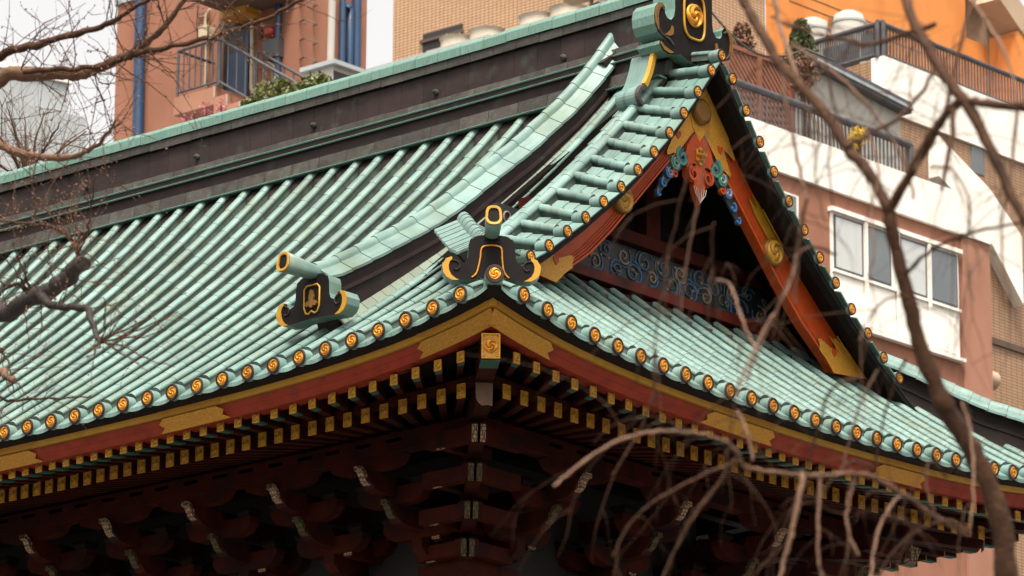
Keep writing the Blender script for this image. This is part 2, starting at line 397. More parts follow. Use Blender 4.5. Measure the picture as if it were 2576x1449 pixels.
for u in (.10,.25,.45,.62): p = Vector((-u,u,zf(-u,u))); fr.append((p, Vector((.707,.707,0)), Vector((0,0,1))))
m.sweep([(.07,-.09),(.07,0),(.05,.05),(0,.07),(-.05,.05),(-.07,0),(-.07,-.09)], fr, 0, smooth=True); m.build('corner_cover_tile','patina',hall)
# curved lip tile between two eave ends, and the first pan behind it
def lip_piece(pa, pb, inward, surf):
    """shallow curved front edge plus the first pan behind it"""
    m = MB(); n = 6; inward = Vector(inward)
    for i in range(n+1):
        t = i/n; sag = -.014*math.sin(math.pi*t); p = pa.lerp(pb, t)
        for s_, dz in ((0,-.078+sag),(0,-.048+sag*.6),(.08,-.046),(.24,-.046)):
            q = p + inward*s_; m.v.append(Vector((q.x,q.y,surf(q.x,q.y)+dz)))
    for i in range(n):
        for j in range(3):
            a = i*4+j; m.f.append([a, a+4, a+5, a+1]); m.m.append(0); m.sm.append(j == 2)
    return m
for a, b in zip([0]+front_rows, front_rows):
    if a == 0: a = -.05
    pa, pb = Vector((a-.045,.012,zf(a-.045,0))), Vector((b+.045,.012,zf(b+.045,0)))
    if pa.x - pb.x < .05: continue
    m = lip_piece(pa, pb, (0,1,0), zf); m.f = [f[::-1] for f in m.f]; m.build('eave_lip_tile', 'patina', hall)
for a, b in zip([0.05]+side_rows, side_rows):
    pa, pb = Vector((-.012,a+.045,zs(0,a+.045))), Vector((-.012,b-.045,zs(0,b-.045)))
    m = lip_piece(pa, pb, (-1,0,0), zs); m.f = [f[::-1] for f in m.f]; m.build('eave_lip_tile', 'patina', hall)

# --- verge of the gable: short cross tiles ending in crests
VT = [(1.55,.615),(1.801,.774),(2.04,.924),(2.282,1.107),(2.526,1.289),(2.767,1.489),(3.006,1.68),(3.237,1.892),(3.464,2.113),(3.683,2.344),(3.888,2.581),(4.089,2.831),(4.286,3.086),(4.44,3.27)]
XV = -1.18; XB = -1.72
def Vz(y): y = min(y, DEP-y); return interp(VT, y)
me_vbar = barrel(.045,.044,.045).mesh('verge_tile', ['patina','patina_wall_shaded'])
me_vring = ring_mesh(.060,.046,.11,'verge_end_tile'); me_vcrest = crest_mesh(.044,'verge_crest')
me_vplate = plate(1.0, .012, .010).mesh('verge_plate', 'patina')
verge_slope = MB()
ys = [1.45 + i*(YR-1.45)/24 for i in range(25)]
for ylist in (ys, [DEP-y for y in ys[::-1]]):
    b = len(verge_slope.v)
    for y in ylist:
        z0, z1 = P(min(y,DEP-y)), Vz(y)
        verge_slope.v += [Vector((XB-.25,y,z0-.07)), Vector((XB,y,z0-.06)), Vector((XV-.02,y,z1-.06))]
    for i in range(len(ylist)-1):
        for j in range(2):
            a = b+i*3+j; verge_slope.f.append([a, a+1, a+4, a+3]); verge_slope.m.append(0); verge_slope.sm.append(True)
verge = verge_slope.build('verge_slope', 'patina_side', hall)
near = [t[0] for t in VT[1:-1]] + [YR]
vy = near + [DEP-y for y in near[:-1]]
for y in vy:
    ym = min(y, DEP-y)
    a = Vector((XV-.02, y, Vz(y))); b = Vector((XB, y, P(ym)+.02 if y != YR else P(YR)+.05)); T = (b-a); L = T.length; T.normalize()
    sgn = 1 if y <= YR else -1
    S = Vector((0,1,.0)); slope = (Vz(ym+.02)-Vz(ym-.02))/.04*sgn if y != YR else 0
    S = Vector((0,1,slope)).normalized(); N = S.cross(T).normalized()
    if N.z < 0: N = -N
    for i in range(3):
        inst('verge_tile', me_vbar, verge, frame(a + T*(.10+(L-.10)*i/3), S, T*((L-.10)/3), N))
    eave_end((XV, y, Vz(y)), (1,0,-.03), me_vring, me_vcrest, 'verge_end_tile')
    # neck collar
for seq in (near, [DEP-y for y in near[::-1]]):
    for ya, yb in zip(seq, seq[1:]):
        yc = (ya+yb)/2; za, zb = Vz(ya), Vz(yb); S = Vector((0,yb-ya,zb-za)); w = S.length-.10; S.normalize()
        a = Vector((XV+.01,yc,Vz(yc)-.058)); b = Vector((XB+.06,yc,P(min(yc,DEP-yc))-.050)); T = b-a; L = T.length; T.normalize(); N = S.cross(T).normalized()
        if N.z < 0: N = -N; S = -S
        for i in range(4): inst('verge_plate', me_vplate, verge, frame(a+T*(L*i/4), S*w, T*(L/4), N))
me_vlong = barrel(.062,.060,.08).mesh('verge_ridge_tile',['patina','patina_wall_shaded'])
for sgn in (1,-1):
    v = 1.55
    while v < 4.34:
        z = P(v)+.03; s = (P(v+.01)-P(v-.01))/.02; T = Vector((0,sgn,s)).normalized(); S = Vector((sgn,0,0)); N = S.cross(T)
        y = v if sgn > 0 else DEP-v
        inst('verge_ridge_tile', me_vlong, verge, frame((XB,y,z), S, T*.25, N)); v += .25*abs(T.y)
# underside and lip of the verge
m = MB()
for ylist in ([1.5+i*(YR-1.5)/20 for i in range(21)], [YR+i*(YR-1.5)/20 for i in range(21)]):
    b = len(m.v)
    for y in ylist:
        z = Vz(y); m.v += [Vector((XV-.03,y,z-.065)), Vector((XV-.03,y,z-.125)), Vector((XV-.10,y,z-.15)), Vector((XV-.36,y,.45*P(min(y,DEP-y))+.55*z-.10))]
    for i in range(len(ylist)-1):
        for j in range(3):
            a = b+i*4+j; m.f.append([a, a+4, a+5, a+1][::-1]); m.m.append(0); m.sm.append(False)
m.build('verge_soffit', 'black_lacquer', hall)
m = MB()
for ylist in ([1.5+i*(YR-1.5)/20 for i in range(21)], [YR+i*(YR-1.5)/20 for i in range(21)]):
    b = len(m.v)
    for y in ylist:
        yy = min(y,DEP-y); m.v += [Vector((XV-.37,y,.45*P(yy)+.55*Vz(y)-.105)), Vector((XB,y,P(yy)-.12)), Vector((-2.15,y,P(yy)-.14))]
    for i in range(len(ylist)-1):
        for j in range(2):
            a = b+i*3+j; m.f.append([a, a+3, a+4, a+1][::-1]); m.m.append(0); m.sm.append(False)
m.build('gable_soffit', 'shadow_timber', hall)

# --- main ridge: courses of copper-clad blocks
RX0, RX1 = -1.62, XL+1.62
def rz(x): return .045*max(0, 1-(RX0-x)/6.0)**2
SEGR = .285
ridge = MB(); fr = []
xs = [RX0-.02 + (RX1+.02-RX0)*i/40 for i in range(41)]
core = [(-.26,2.55),(-.26,2.98),(-.22,3.02),(-.22,3.40),(-.10,3.42),(-.10,3.84),(.10,3.84),(.10,3.42),(.22,3.40),(.22,3.02),(.26,2.98),(.26,2.55)]
for x in xs: fr.append((Vector((x,YR,rz(x))), Vector((0,1,0)), Vector((0,0,1))))
ridge_core = ridge.sweep(core, fr, 0).build('ridge_core', 'copper_dark', hall)
n = int((RX0-RX1)/SEGR)
def course(name, prof, mats, off, gap=.006, n=n, jitter=.003, smooth=False):
    seg = (RX0-RX1)/n
    for i in range(n+1):
        xa = RX0 - seg*(i-off) ; xb = xa - seg + gap
        xa = min(xa, RX0); xb = max(xb, RX1)
        if xa < -11.8 and i % 1 == 0 and xa < -12.2: continue
        if xa - xb < .03: continue
        m = MB(); j = random.uniform(-jitter, jitter)
        m.sweep(prof, [(Vector((xa,YR,rz(xa)+j)),Vector((0,1,0)),Vector((0,0,1))),(Vector((xb,YR,rz(xb)+j)),Vector((0,1,0)),Vector((0,0,1)))], 0, smooth=smooth)
        m.build(name, mats, ridge_core)
cap = [(-.175,3.872),(-.178,3.955)] + [(-.172*math.cos(a), 3.958+.075*math.sin(a)) for a in [.15,.5,.9,1.3,1.57,1.84,2.24,2.64,2.99]] + [(.178,3.955),(.175,3.872)]
course('ridge_cap_tile', cap, 'patina_ridge', 0.0)
course('ridge_cornice_block', [(-.160,3.785),(-.160,3.866),(-.05,3.866),(-.05,3.785)], 'copper_worn', .4)
course('ridge_wall_panel', [(-.118,3.50),(-.118,3.778),(-.06,3.778),(-.06,3.50)], 'copper_dark', .2, gap=.004, jitter=.001)
course('ridge_string_tile', [(-.195,3.425),(-.182,3.492),(-.07,3.498),(-.07,3.425)], 'copper_worn', .7)
course('ridge_plinth_tile', [(-.275,3.065),(-.275,3.08),(-.255,3.20),(-.16,3.24),(-.16,3.065)], 'copper_worn', .1, n=int(n*.8))
for z, yv in ((3.325,-.255),(3.05,-.325),(3.405,-.23)):
    m = MB(); fr = [(Vector((x,YR,rz(x))), Vector((0,1,0)), Vector((0,0,1))) for x in xs]
    m.sweep([(yv,z-.010),(yv-.012,z),(yv,z+.008),(-.07,z+.014),(-.07,z-.012)], fr, 0); m.build('ridge_moulding', 'patina_ridge', ridge_core)
for dx in (-2.95,-4.55,-6.15,-7.75,-9.35):
    m = MB(); m.tube([(dx,YR-.11,3.60),(dx,YR-.150,3.60),(dx,YR-.156,3.60)],[.030,.030,.022],12); m.tube([(dx,YR-.156,3.60),(dx,YR-.185,3.59)],[.013,.013],8)
    m.build('ridge_knob', 'copper_worn', ridge_core)
# rounded plaster-like fillet where the slope tiles run under the ridge
m = MB(); fr = [(Vector((x,YR,rz(x))), Vector((0,1,0)), Vector((0,0,1))) for x in xs]
m.sweep([(-.36,2.70),(-.30,2.96),(-.24,3.04),(-.19,3.04),(-.19,2.70)], fr, 0); m.build('ridge_footing', 'copper_dark', hall)

# --- descending ridge and corner ridges
KT = [(.40,.640),(.54,.700),(.78,.835),(1.02,.975),(1.26,1.12),(1.51,1.27),(1.76,1.43),(2.11,1.69),(2.35,1.885),(2.59,2.08),(2.81,2.25),(3.03,2.43),(3.24,2.62),(3.52,2.86),(3.73,3.07),(3.96,3.31),(4.14,3.52),(4.31,3.735)]
def small_ridge(name, path, S_of, names, hw=.20, barrel_r=.078, drop=.5, seg=.30, body_bottom=None, dropz=.06, skirt=False):
    """path: list of (Vector top centre); S_of(i) lateral unit vector to the right"""
    pts = path; root = MB(); fr = []
    for i, p in enumerate(pts):
        t = (pts[min(i+1,len(pts)-1)]-pts[max(i-1,0)]).normalized(); S = S_of; N = S.cross(t).normalized()
        if N.z < 0: N = -N
        fr.append((p, S, N, t))
    d = [body_bottom(i) if body_bottom else drop for i in range(len(pts))]
    b = len(root.v); prof = lambda dd: [(-.12,-dd),(-.12,-.30),(-.14,-.30),(-.14,-.27),(-.12,-.27),(-.12,-.235),(-.125,-.235),(-.125,-.16),(.125,-.16),(.125,-.235),(.12,-.235),(.12,-.27),(.14,-.27),(.14,-.30),(.12,-.30),(.12,-dd)]
    k = 16
    for (p,S,N,t),dd in zip(fr,d):
        for a_, b_ in prof(max(dd,.31)): root.v.append(p+S*a_+N*b_)
    for i in range(len(fr)-1):
        for j in range(k-1): root.f.append([b+i*k+j,b+i*k+j+1,b+(i+1)*k+j+1,b+(i+1)*k+j]); root.m.append(0); root.sm.append(False)
    for e in (0,len(fr)-1): root.f.append([b+e*k+j for j in range(k)]); root.m.append(0); root.sm.append(False)
    body = root.build(name, 'copper_dark', hall)
    if skirt:                                          # lower course of flat tiles along the foot of the ridge
        for i in range(0, len(fr)-1):
            m = MB()
            for e in (i, i+1):
                p_, S_l, N_l, t_ = fr[e]; dd = max(d[e], .31)*.99
                if e == i+1: p_ = p_ - t_*.006
                m.v += [p_+S_l*.115-N_l*(dd*.60), p_+S_l*.235-N_l*(dd*.80), p_+S_l*.235-N_l*(dd*.80+.03), p_+S_l*.115-N_l*(dd*.60+.03)]
            for j in range(4): m.f.append([j,(j+1)%4,4+(j+1)%4,4+j]); m.m.append(0); m.sm.append(False)
            m.f += [[0,1,2,3],[7,6,5,4]]; m.m += [0,0]; m.sm += [False,False]; m.build('ridge_foot_tile', 'patina_pan', body)
    # cap pieces
    acc = [0]
    for a, c in zip(pts, pts[1:]): acc.append(acc[-1]+(c-a).length)
    L = acc[-1]; nseg = max(2, round(L/seg))
    def at(s):
        for i in range(len(acc)-1):
            if s <= acc[i+1]+1e-9:
                t = (s-acc[i])/(acc[i+1]-acc[i]); return fr[i][0].lerp(fr[i+1][0],t), fr[i][1], fr[i][2].lerp(fr[i+1][2],t).normalized()
        return fr[-1][:3]
    for q in range(nseg):
        a_ = at(L*q/nseg); m_ = at(L*(q+.5)/nseg); c_ = at(L*(q+1)/nseg-.004)
        m = MB(); r = barrel_r; pr = [(r*math.cos(math.pi*i/8), -.085+ (r+.02)*math.sin(math.pi*i/8)) for i in range(9)]
        fl = [(a_[0]+a_[2]*.007,a_[1],a_[2]),(m_[0]+m_[2]*.002,m_[1],m_[2]),(c_[0],c_[1],c_[2])]
        m.sweep(pr, fl, 0, smooth=True); m.build(names[0], 'patina', body)
        for sg in (-1,1):
            m = MB(); m.sweep([(sg*r*.9,-.075),(sg*hw,-.075-dropz*(1 if sg > 0 or not skirt else 2)),(sg*hw,-.098-dropz*(1 if sg > 0 or not skirt else 2)),(sg*r*.9,-.105)], [(a_[0]+a_[2]*.005,a_[1],a_[2]),(m_[0],m_[1],m_[2]),(c_[0],c_[1],c_[2])], 0, close=True)
            m.build(names[1], 'patina', body)
    return body
XK = -2.40
kp = [Vector((XK, y, z)) for y, z in KT]
kp = catmull(kp, 2)
small_ridge('descending_ridge', kp, Vector((1,0,0)), ('descending_ridge_tile','descending_ridge_plate'), hw=.155, dropz=.08, skirt=True, barrel_r=.053, seg=.285, body_bottom=lambda i: kp[i].z - P(kp[i].y) + .04)
for z_off in (.22,):
    pass
def hipz(u): return Fz(u,u)
def rear(p): return Vector((p.x, DEP-p.y, p.z))
kp2 = [rear(p) for p in kp]
small_ridge('rear_descending_ridge', kp2, Vector((1,0,0)), ('descending_ridge_tile','descending_ridge_plate'), hw=.235, barrel_r=.062, seg=.6, body_bottom=lambda i: kp[i].z - P(kp[i].y) + .04)
CP = [(-.34,.34,.50),(-.50,.48,.55),(-.65,.62,.625),(-.85,.79,.71),(-1.0,.92,.80),(-1.18,1.06,.91),(-1.35,1.20,1.02),(-1.50,1.33,1.11),(-1.60,1.42,1.17)]
cp = [Vector(p) for p in CP]
def rear(p): return Vector((p.x, DEP-p.y, p.z))
for nm, pts, S in (('corner_ridge', cp, Vector((.68,.733,0)).normalized()), ('far_corner_ridge', [rear(p) for p in cp], Vector((.68,-.733,0)).normalized())):
    small_ridge(nm, pts, S, ('corner_ridge_tile','corner_ridge_plate'), hw=.25, dropz=.09, barrel_r=.062, seg=.18, body_bottom=lambda i: cp[i].z - max(zf(cp[i].x,cp[i].y) if -cp[i].x > cp[i].y else hipz(cp[i].y), 0) + .05)
mat('gable_red', (.12,.016,.008), (.08,.012,.007), spec=.2, rough=.6, scale=8, dark=(.03,.008,.006), darks=3, darkt=(.45,.65))
# ------------------------------------------------------------------ ridge-end ornaments
ONI = [(0,-4),(60,-2),(120,6),(150,18),(160,30),(182,36),(192,60),(200,92),(205,200),(222,246),(262,266),(298,246),(306,212),(345,200),(395,218),(428,276),(420,340),(390,385),(340,412),(280,412),(140,402),(0,400)]
CRES = [(345,201),(395,219),(428,277),(420,341),(390,386),(340,412),(282,411),(318,392),(348,365),(368,325),(372,282),(362,245),(340,222)]
def oni(p, face, sc, depth, kind, name):
    """ornament plate whose face looks along `face`; p = top centre of the plate"""
    Y = -Vector(face).normalized(); X = Y.cross(Vector((0,0,1))).normalized(); Z = X.cross(Y); M = frame(p, X, Y, Z)
    k = sc
    half = [(a*k, -b*k) for a, b in ONI]
    poly = half + [(-a, b) for a, b in half[::-1][1:-1]]
    m = MB(); m.prism(poly, 0, depth, None, 0, 1)
    inner = [(a*.90, -.02*sc/.001+ (b)*.93) for a, b in poly]
    root = m.build(name, ['black_lacquer','patina'], hall, TO @ M)
    for sg in (1,-1):
        m = MB(); m.prism([(sg*a*k, -b*k) for a,b in CRES], -.012, .002); m.build('gilded_curl', 'gold_strip', root, TO @ M)
        m = MB(); sp = []
        for i in range(15):
            t = i/14; a = 1.2+t*4.2; r = (.062-.046*t)*k/.001
            sp.append((sg*(.318*k/.001+r*math.cos(a)), -.006, -.292*k/.001+r*math.sin(a)))
        m.tube(sp, [.006*k/.001]*15, 6); m.build('curl_rim','copper_dark', root, TO @ M)
    if kind == 'arch':
        m = MB(); m.tube([(a*k,-.006,-b*k) for a,b in catmull2([(-170,385),(-128,340),(-100,220),(-92,140),(-70,105),(0,92),(70,105),(88,140),(92,220),(108,330),(150,385)])], .0075, 6); m.build('gilded_rim','gold', root, TO @ M)
    else:
        ring = [(-62,95),(62,95),(92,125),(92,290),(70,345),(35,355),(0,330),(-35,355),(-70,345),(-92,290),(-92,125),(-62,95)]
        m = MB(); m.tube([(a*k,-.006,-b*k) for a,b in ring], .0085, 6); m.build('gilded_rim','gold_strip', root, TO @ M)
        m = MB(); m.prism([(a*k,-b*k) for a,b in [(0,135),(18,150),(30,200),(26,235),(60,245),(68,270),(50,290),(25,280),(12,300),(-12,300),(-25,280),(-50,290),(-68,270),(-60,245),(-26,235),(-30,200),(-18,150)]], -.02, .002); m.build('plum_emblem','gold_deep', root, TO @ M)
    # projecting tube on top
    tl = (.20 if kind == 'arch' else .32)*sc/.001; up = Vector((0,-1,.42 if kind == 'arch' else .02)).normalized()
    c0 = Vector((0, depth*.9, .035)); c1 = Vector((0,-.05,.025)); c2 = Vector((0,-.05,.030)) + up*tl
    def ringpts(c, w, h, tdir):
        zz = Vector((0,-tdir.z,tdir.y)) if False else Vector((1,0,0)).cross(tdir).normalized()
        if zz.z < 0: zz = -zz
        out = []
        for j in range(20):
            a = 2*math.pi*j/20; ca, sa = math.cos(a), math.sin(a); e = .75
            out.append(c + Vector((1,0,0))*(w*math.copysign(abs(ca)**e,ca)*(1.0 if sa < 0 else .93)) + zz*(h*math.copysign(abs(sa)**e,sa)))
        return out
    m = MB(); w = .078*k/.001; h = .094*k/.001
    loops = [ringpts(c0,w*.85,h*.6,Vector((0,-1,.05)).normalized()), ringpts(c1,w*.88,h*.75,Vector((0,-1,.25)).normalized()), ringpts(c2,w,h,Vector((0,-1,.12)).normalized())]
    n = 20
    for lp in loops: m.v += lp
    for i in range(2):
        for j in range(n): m.f.append([i*n+j,i*n+(j+1)%n,(i+1)*n+(j+1)%n,(i+1)*n+j]); m.m.append(0); m.sm.append(True)
    m.f.append([2*n+j for j in range(n)]); m.m.append(1); m.sm.append(False)
    tubeo = m.build('projecting_tube', ['patina','black_lacquer'], root, TO @ M)
    fd = Vector((0,-1,.12)).normalized(); m = MB()
    a_ = ringpts(c2+fd*.004,w*1.0,h*1.0,fd); b_ = ringpts(c2+fd*.014,w*.94,h*.94,fd); c_ = ringpts(c2+fd*.012,w*.68,h*.72,fd); d_ = ringpts(c2-fd*.0,w*.66,h*.70,fd)
    m.v += a_+b_+c_+d_
    for i in range(3):
        for j in range(n): m.f.append([i*n+j,i*n+(j+1)%n,(i+1)*n+(j+1)%n,(i+1)*n+j]); m.m.append(0); m.sm.append(False)
    m.build('tube_rim','gold_strip', root, TO @ M)
    return root
def catmull2(pts, n=4): return [(v.x, v.y) for v in catmull([(a,b,0) for a,b in pts], n)]
oni((-.30,.30,.452), (.7071,-.7071,0), .00094, .13, 'arch', 'corner_ridge_ornament')
oni((-.30,DEP-.30,.452), (.7071,.7071,0), .00094, .13, 'arch', 'corner_ridge_ornament')
oni((XK,.40,.525), (0,-1,0), .00096, .15, 'plum', 'descending_ridge_ornament')
oni((XK,DEP-.40,.525), (0,1,0), .00096, .15, 'plum', 'descending_ridge_ornament')
# great ridge-end ornament on the gable
def M_gable(x): return frame(Vector((x,YR,0)), Vector((0,1,0)), Vector((-1,0,0)), Vector((0,0,1)))   # local X = hall y, local -Y = outward (+x)
MG = M_gable(-1.50)
def mirror(h): return h + [(-a,b) for a,b in h[::-1] if abs(a) > 1e-6]
m = MB()
body = mirror([(0,3.26),(.1,3.27),(.20,3.30),(.27,3.275),(.36,3.255),(.45,3.27),(.50,3.32),(.495,3.355),(.44,3.365),(.39,3.385),(.44,3.395),(.52,3.43),(.565,3.50),(.575,3.58),(.56,3.66),(.51,3.715),(.45,3.725),(.415,3.69),(.415,3.64),(.385,3.60),(.33,3.595),(.285,3.64),(.27,3.72),(.27,4.10),(.30,4.30),(.20,4.42),(0,4.45)])
m.prism(body, 0, .26, None, 0, 1)
oroot = m.build('ridge_end_ornament', ['black_lacquer','patina_ridge'], hall, TO @ MG)
def scroll_poly(cx, cz, r0, turns, sg, thick, n=26, start=0.0):
    outer, inner = [], []
    for i in range(n+1):
        t = i/n; a = start + sg*turns*2*math.pi*t; r = r0*(1-.72*t); w = thick*(1-.55*t)
        outer.append((cx+r*math.cos(a), cz+r*math.sin(a))); inner.append((cx+(r-w)*math.cos(a), cz+(r-w)*math.sin(a)))
    return outer + inner[::-1]
for sg in (-1,1):
    for pts in ([(.45,3.718),(.51,3.708),(.555,3.655),(.568,3.58),(.558,3.505),(.52,3.445),(.515,3.50),(.525,3.58),(.51,3.64),(.48,3.68)],
                [(.30,3.285),(.36,3.263),(.445,3.278),(.49,3.325),(.485,3.345),(.44,3.315),(.37,3.298)],
                [(.31,3.46),(.36,3.43),(.44,3.425),(.39,3.45),(.345,3.49),(.325,3.54),(.305,3.52)]):
        m = MB(); m.prism([(sg*a_,b_) for a_,b_ in pts], -.014, -.001); m.build('gilded_scroll','gold_deep', oroot, TO @ MG)
    m = MB(); rim = catmull2([(.30,3.36),(.36,3.40),(.44,3.415),(.50,3.45),(.535,3.52),(.545,3.60),(.52,3.66),(.47,3.685),(.44,3.66)],3); m.tube([(sg*a_,-.004,b_) for a_,b_ in rim], .012, 6); m.build('scroll_rim','copper_worn', oroot, TO @ MG)
    # fin flowing down the slope beside the ornament
    m = MB(); path = [(-.40,3.27),(-.42,3.22),(-.45,3.12),(-.50,3.00),(-.55,2.92),(-.61,2.88),(-.64,2.83),(-.62,2.77),(-.57,2.75)]
    path = catmull2(path, 3); fr = []
    for i,(a,b) in enumerate(path):
        a2,b2 = path[min(i+1,len(path)-1)]; a1,b1 = path[max(i-1,0)]; t = Vector((a2-a1,0,b2-b1)).normalized(); nrm = Vector((-t.z,0,t.x))
        fr.append((Vector((-sg*a if sg>0 else a,0,b)), Vector((0,1,0)), Vector((nrm.x*(-1 if sg>0 else 1),0,nrm.z))))
    m.sweep([(.14,0),(.38,0),(.38,-.03),(.14,-.03)], fr, 0, close=True, smooth=False); m.build('side_fin','patina', oroot, TO @ MG)
    m = MB(); m.sweep([(.105,.004),(.142,.004),(.142,-.05),(.105,-.04)], fr[:13], 0, close=True); m.build('fin_edge','gold_strip', oroot, TO @ MG)
    m = MB(); m.sweep([(.105,.004),(.142,.004),(.142,-.04),(.105,-.03)], fr[13:], 0, close=True); m.build('fin_curl','copper_worn', oroot, TO @ MG)
m = MB(); fr_ = [(.15*math.copysign(abs(math.cos(a_))**.6,math.cos(a_)), 3.71+.22*math.copysign(abs(math.sin(a_))**.6,math.sin(a_))) for a_ in [2*math.pi*i_/40 for i_ in range(41)]]
m.tube([(a,-.008,b) for a,b in fr_], .013, 6); m.build('gilded_rim','gold_strip', oroot, TO @ MG)
inst('crest', crest_mesh(.112,'ridge_crest','gold',.03), oroot, MG @ Matrix.Translation((0,-.006,3.72)))

# ------------------------------------------------------------------ gable
OUT = [(y, .45*P(y)+.55*interp(VT,y)-.11) for y in [1.75+i*.1 for i in range(27)]]+[(4.44,.45*P(4.44)+.55*3.27-.11)]
INN = [(2.46,.755),(2.56,.85),(2.93,1.11),(3.20,1.36),(3.48,1.65),(3.71,1.89),(3.91,2.10),(4.12,2.31),(4.30,2.51),(4.44,2.66)]
XG = -1.48
def bar_pt(sg, s, w):
    """s = 0..1 along the board from foot to apex, w = 0 inner edge .. 1 outer edge"""
    yi = 2.46 + (YR-2.46)*s; yo = 1.93 + (YR-1.93)*s
    a = Vector((0, yi, interp(INN, yi))); b = Vector((0, yo, interp(OUT, yo))); p = a.lerp(b, w)
    return Vector((0, p.y if sg < 0 else DEP-p.y, p.z))
def board_strip(sg, s0, s1, w0, w1, x_out, x_in, n=14, edge0=None, edge1=None):
    m = MB(); k = 4
    for i in range(n+1):
        s = s0+(s1-s0)*i/n
        for w, x in ((w0,x_out),(w1,x_out),(w1,x_in),(w0,x_in)):
            e = 0
            if i == n and edge1: e = edge1
            p = bar_pt(sg, s, w); m.v.append(Vector((x, p.y, p.z)))
    for i in range(n):
        for j in range(4): m.f.append([i*k+j, i*k+(j+1)%4, (i+1)*k+(j+1)%4, (i+1)*k+j]); m.m.append(0); m.sm.append(False)
    m.f.append([0,1,2,3]); m.m.append(0); m.sm.append(False); m.f.append([n*k+j for j in range(4)]); m.m.append(0); m.sm.append(False)
    return m
def jag_plate(sg, s0, s1, w0, w1, x_out, jag0=0., jag1=0., nw=10, thick=.006):
    """gilded sheet over the board with scalloped ends"""
    m = MB(); ns = 8
    for j in range(nw+1):
        q = j/nw; w = w0+(w1-w0)*q; e = .55+.45*math.cos(q*math.pi*4)
        a = s0 + jag0*e; b = s1 - jag1*e
        for i in range(ns+1):
            p = bar_pt(sg, a+(b-a)*i/ns, w); m.v.append(Vector((x_out, p.y, p.z)))
    for j in range(nw):
        for i in range(ns):
            a = j*(ns+1)+i; m.f.append([a,a+1,a+ns+2,a+ns+1]); m.m.append(0); m.sm.append(False)
    return m
for sg in (-1,1):
    bb = board_strip(sg, 0, 1, 0, 1, XG, XG-.07, 18).build('bargeboard', 'vermilion', hall)
    for w0, w1, d in ((.00,.055,.030),(.085,.12,.020),(.15,.185,.016),(.215,.245,.012)):
        board_strip(sg, .0, .86, w0, w1, XG+d, XG+.001, 18).build('board_moulding','vermilion', bb)
    jag_plate(sg, -.01, .17, -.03, 1.0, XG+.034, 0, .07).build('gilded_foot_plate', 'gold_relief', bb)
    jag_plate(sg, .47, .68, .52, .97, XG+.012, .03, .05).build('gilded_middle_plate', 'gold_strip', bb)
    jag_plate(sg, .77, 1.0, 0, 1.0, XG+.036, .07, 0).build('gilded_apex_plate', 'gold_relief', bb)
    for s_, w_ in ((.05,.86),(.05,.60),(.60,.86)):
        pts = [bar_pt(sg, s_+.6*i/10*(.16 if s_<.5 else -.2) + .02, w_) for i in range(11)]
        m = MB(); m.tube([Vector((XG+.04,p.y,p.z)) for p in pts], .006, 5); m.build('gilded_bead', 'gold', bb)
    m = MB(); hp = bar_pt(sg, .095, .42); hrt = [(0,-.05),(.035,-.01),(.04,.02),(.02,.035),(0,.02),(-.02,.035),(-.04,.02),(-.035,-.01)]
    m.prism(hrt, 0, .006, frame(Vector((XG+.040,hp.y,hp.z)), Vector((0,1,0)), Vector((-1,0,0)), Vector((0,0,1)))); m.build('heart_cutout','vermilion', bb)
    m = MB(); hp = bar_pt(sg, .86, .35); m.prism(hrt, 0, .006, frame(Vector((XG+.042,hp.y,hp.z)), Vector((0,1,0)), Vector((-1,0,0)), Vector((0,0,1)))); m.build('heart_cutout','vermilion', bb)
    ny = 3.355 if sg < 0 else DEP-3.355
    def roundel(y, z, r, parent, nm='gilded_roundel'):
        M = frame(Vector((XG+.035,y,z)), Vector((0,1,0)), Vector((-1,0,0)), Vector((0,0,1)))
        m = MB(); m.tube([(0,.035,0),(0,-.015,0),(0,-.022,0)], [r,r,r*.92], 28); o = m.build(nm, 'gold_deep', parent, TO @ M)
        inst('crest', crest_mesh(r*.86, 'roundel_crest', 'gold_strip', .02), parent, M @ Matrix.Translation((0,-.023,0)))
    roundel(ny, 1.70, .13, bb)
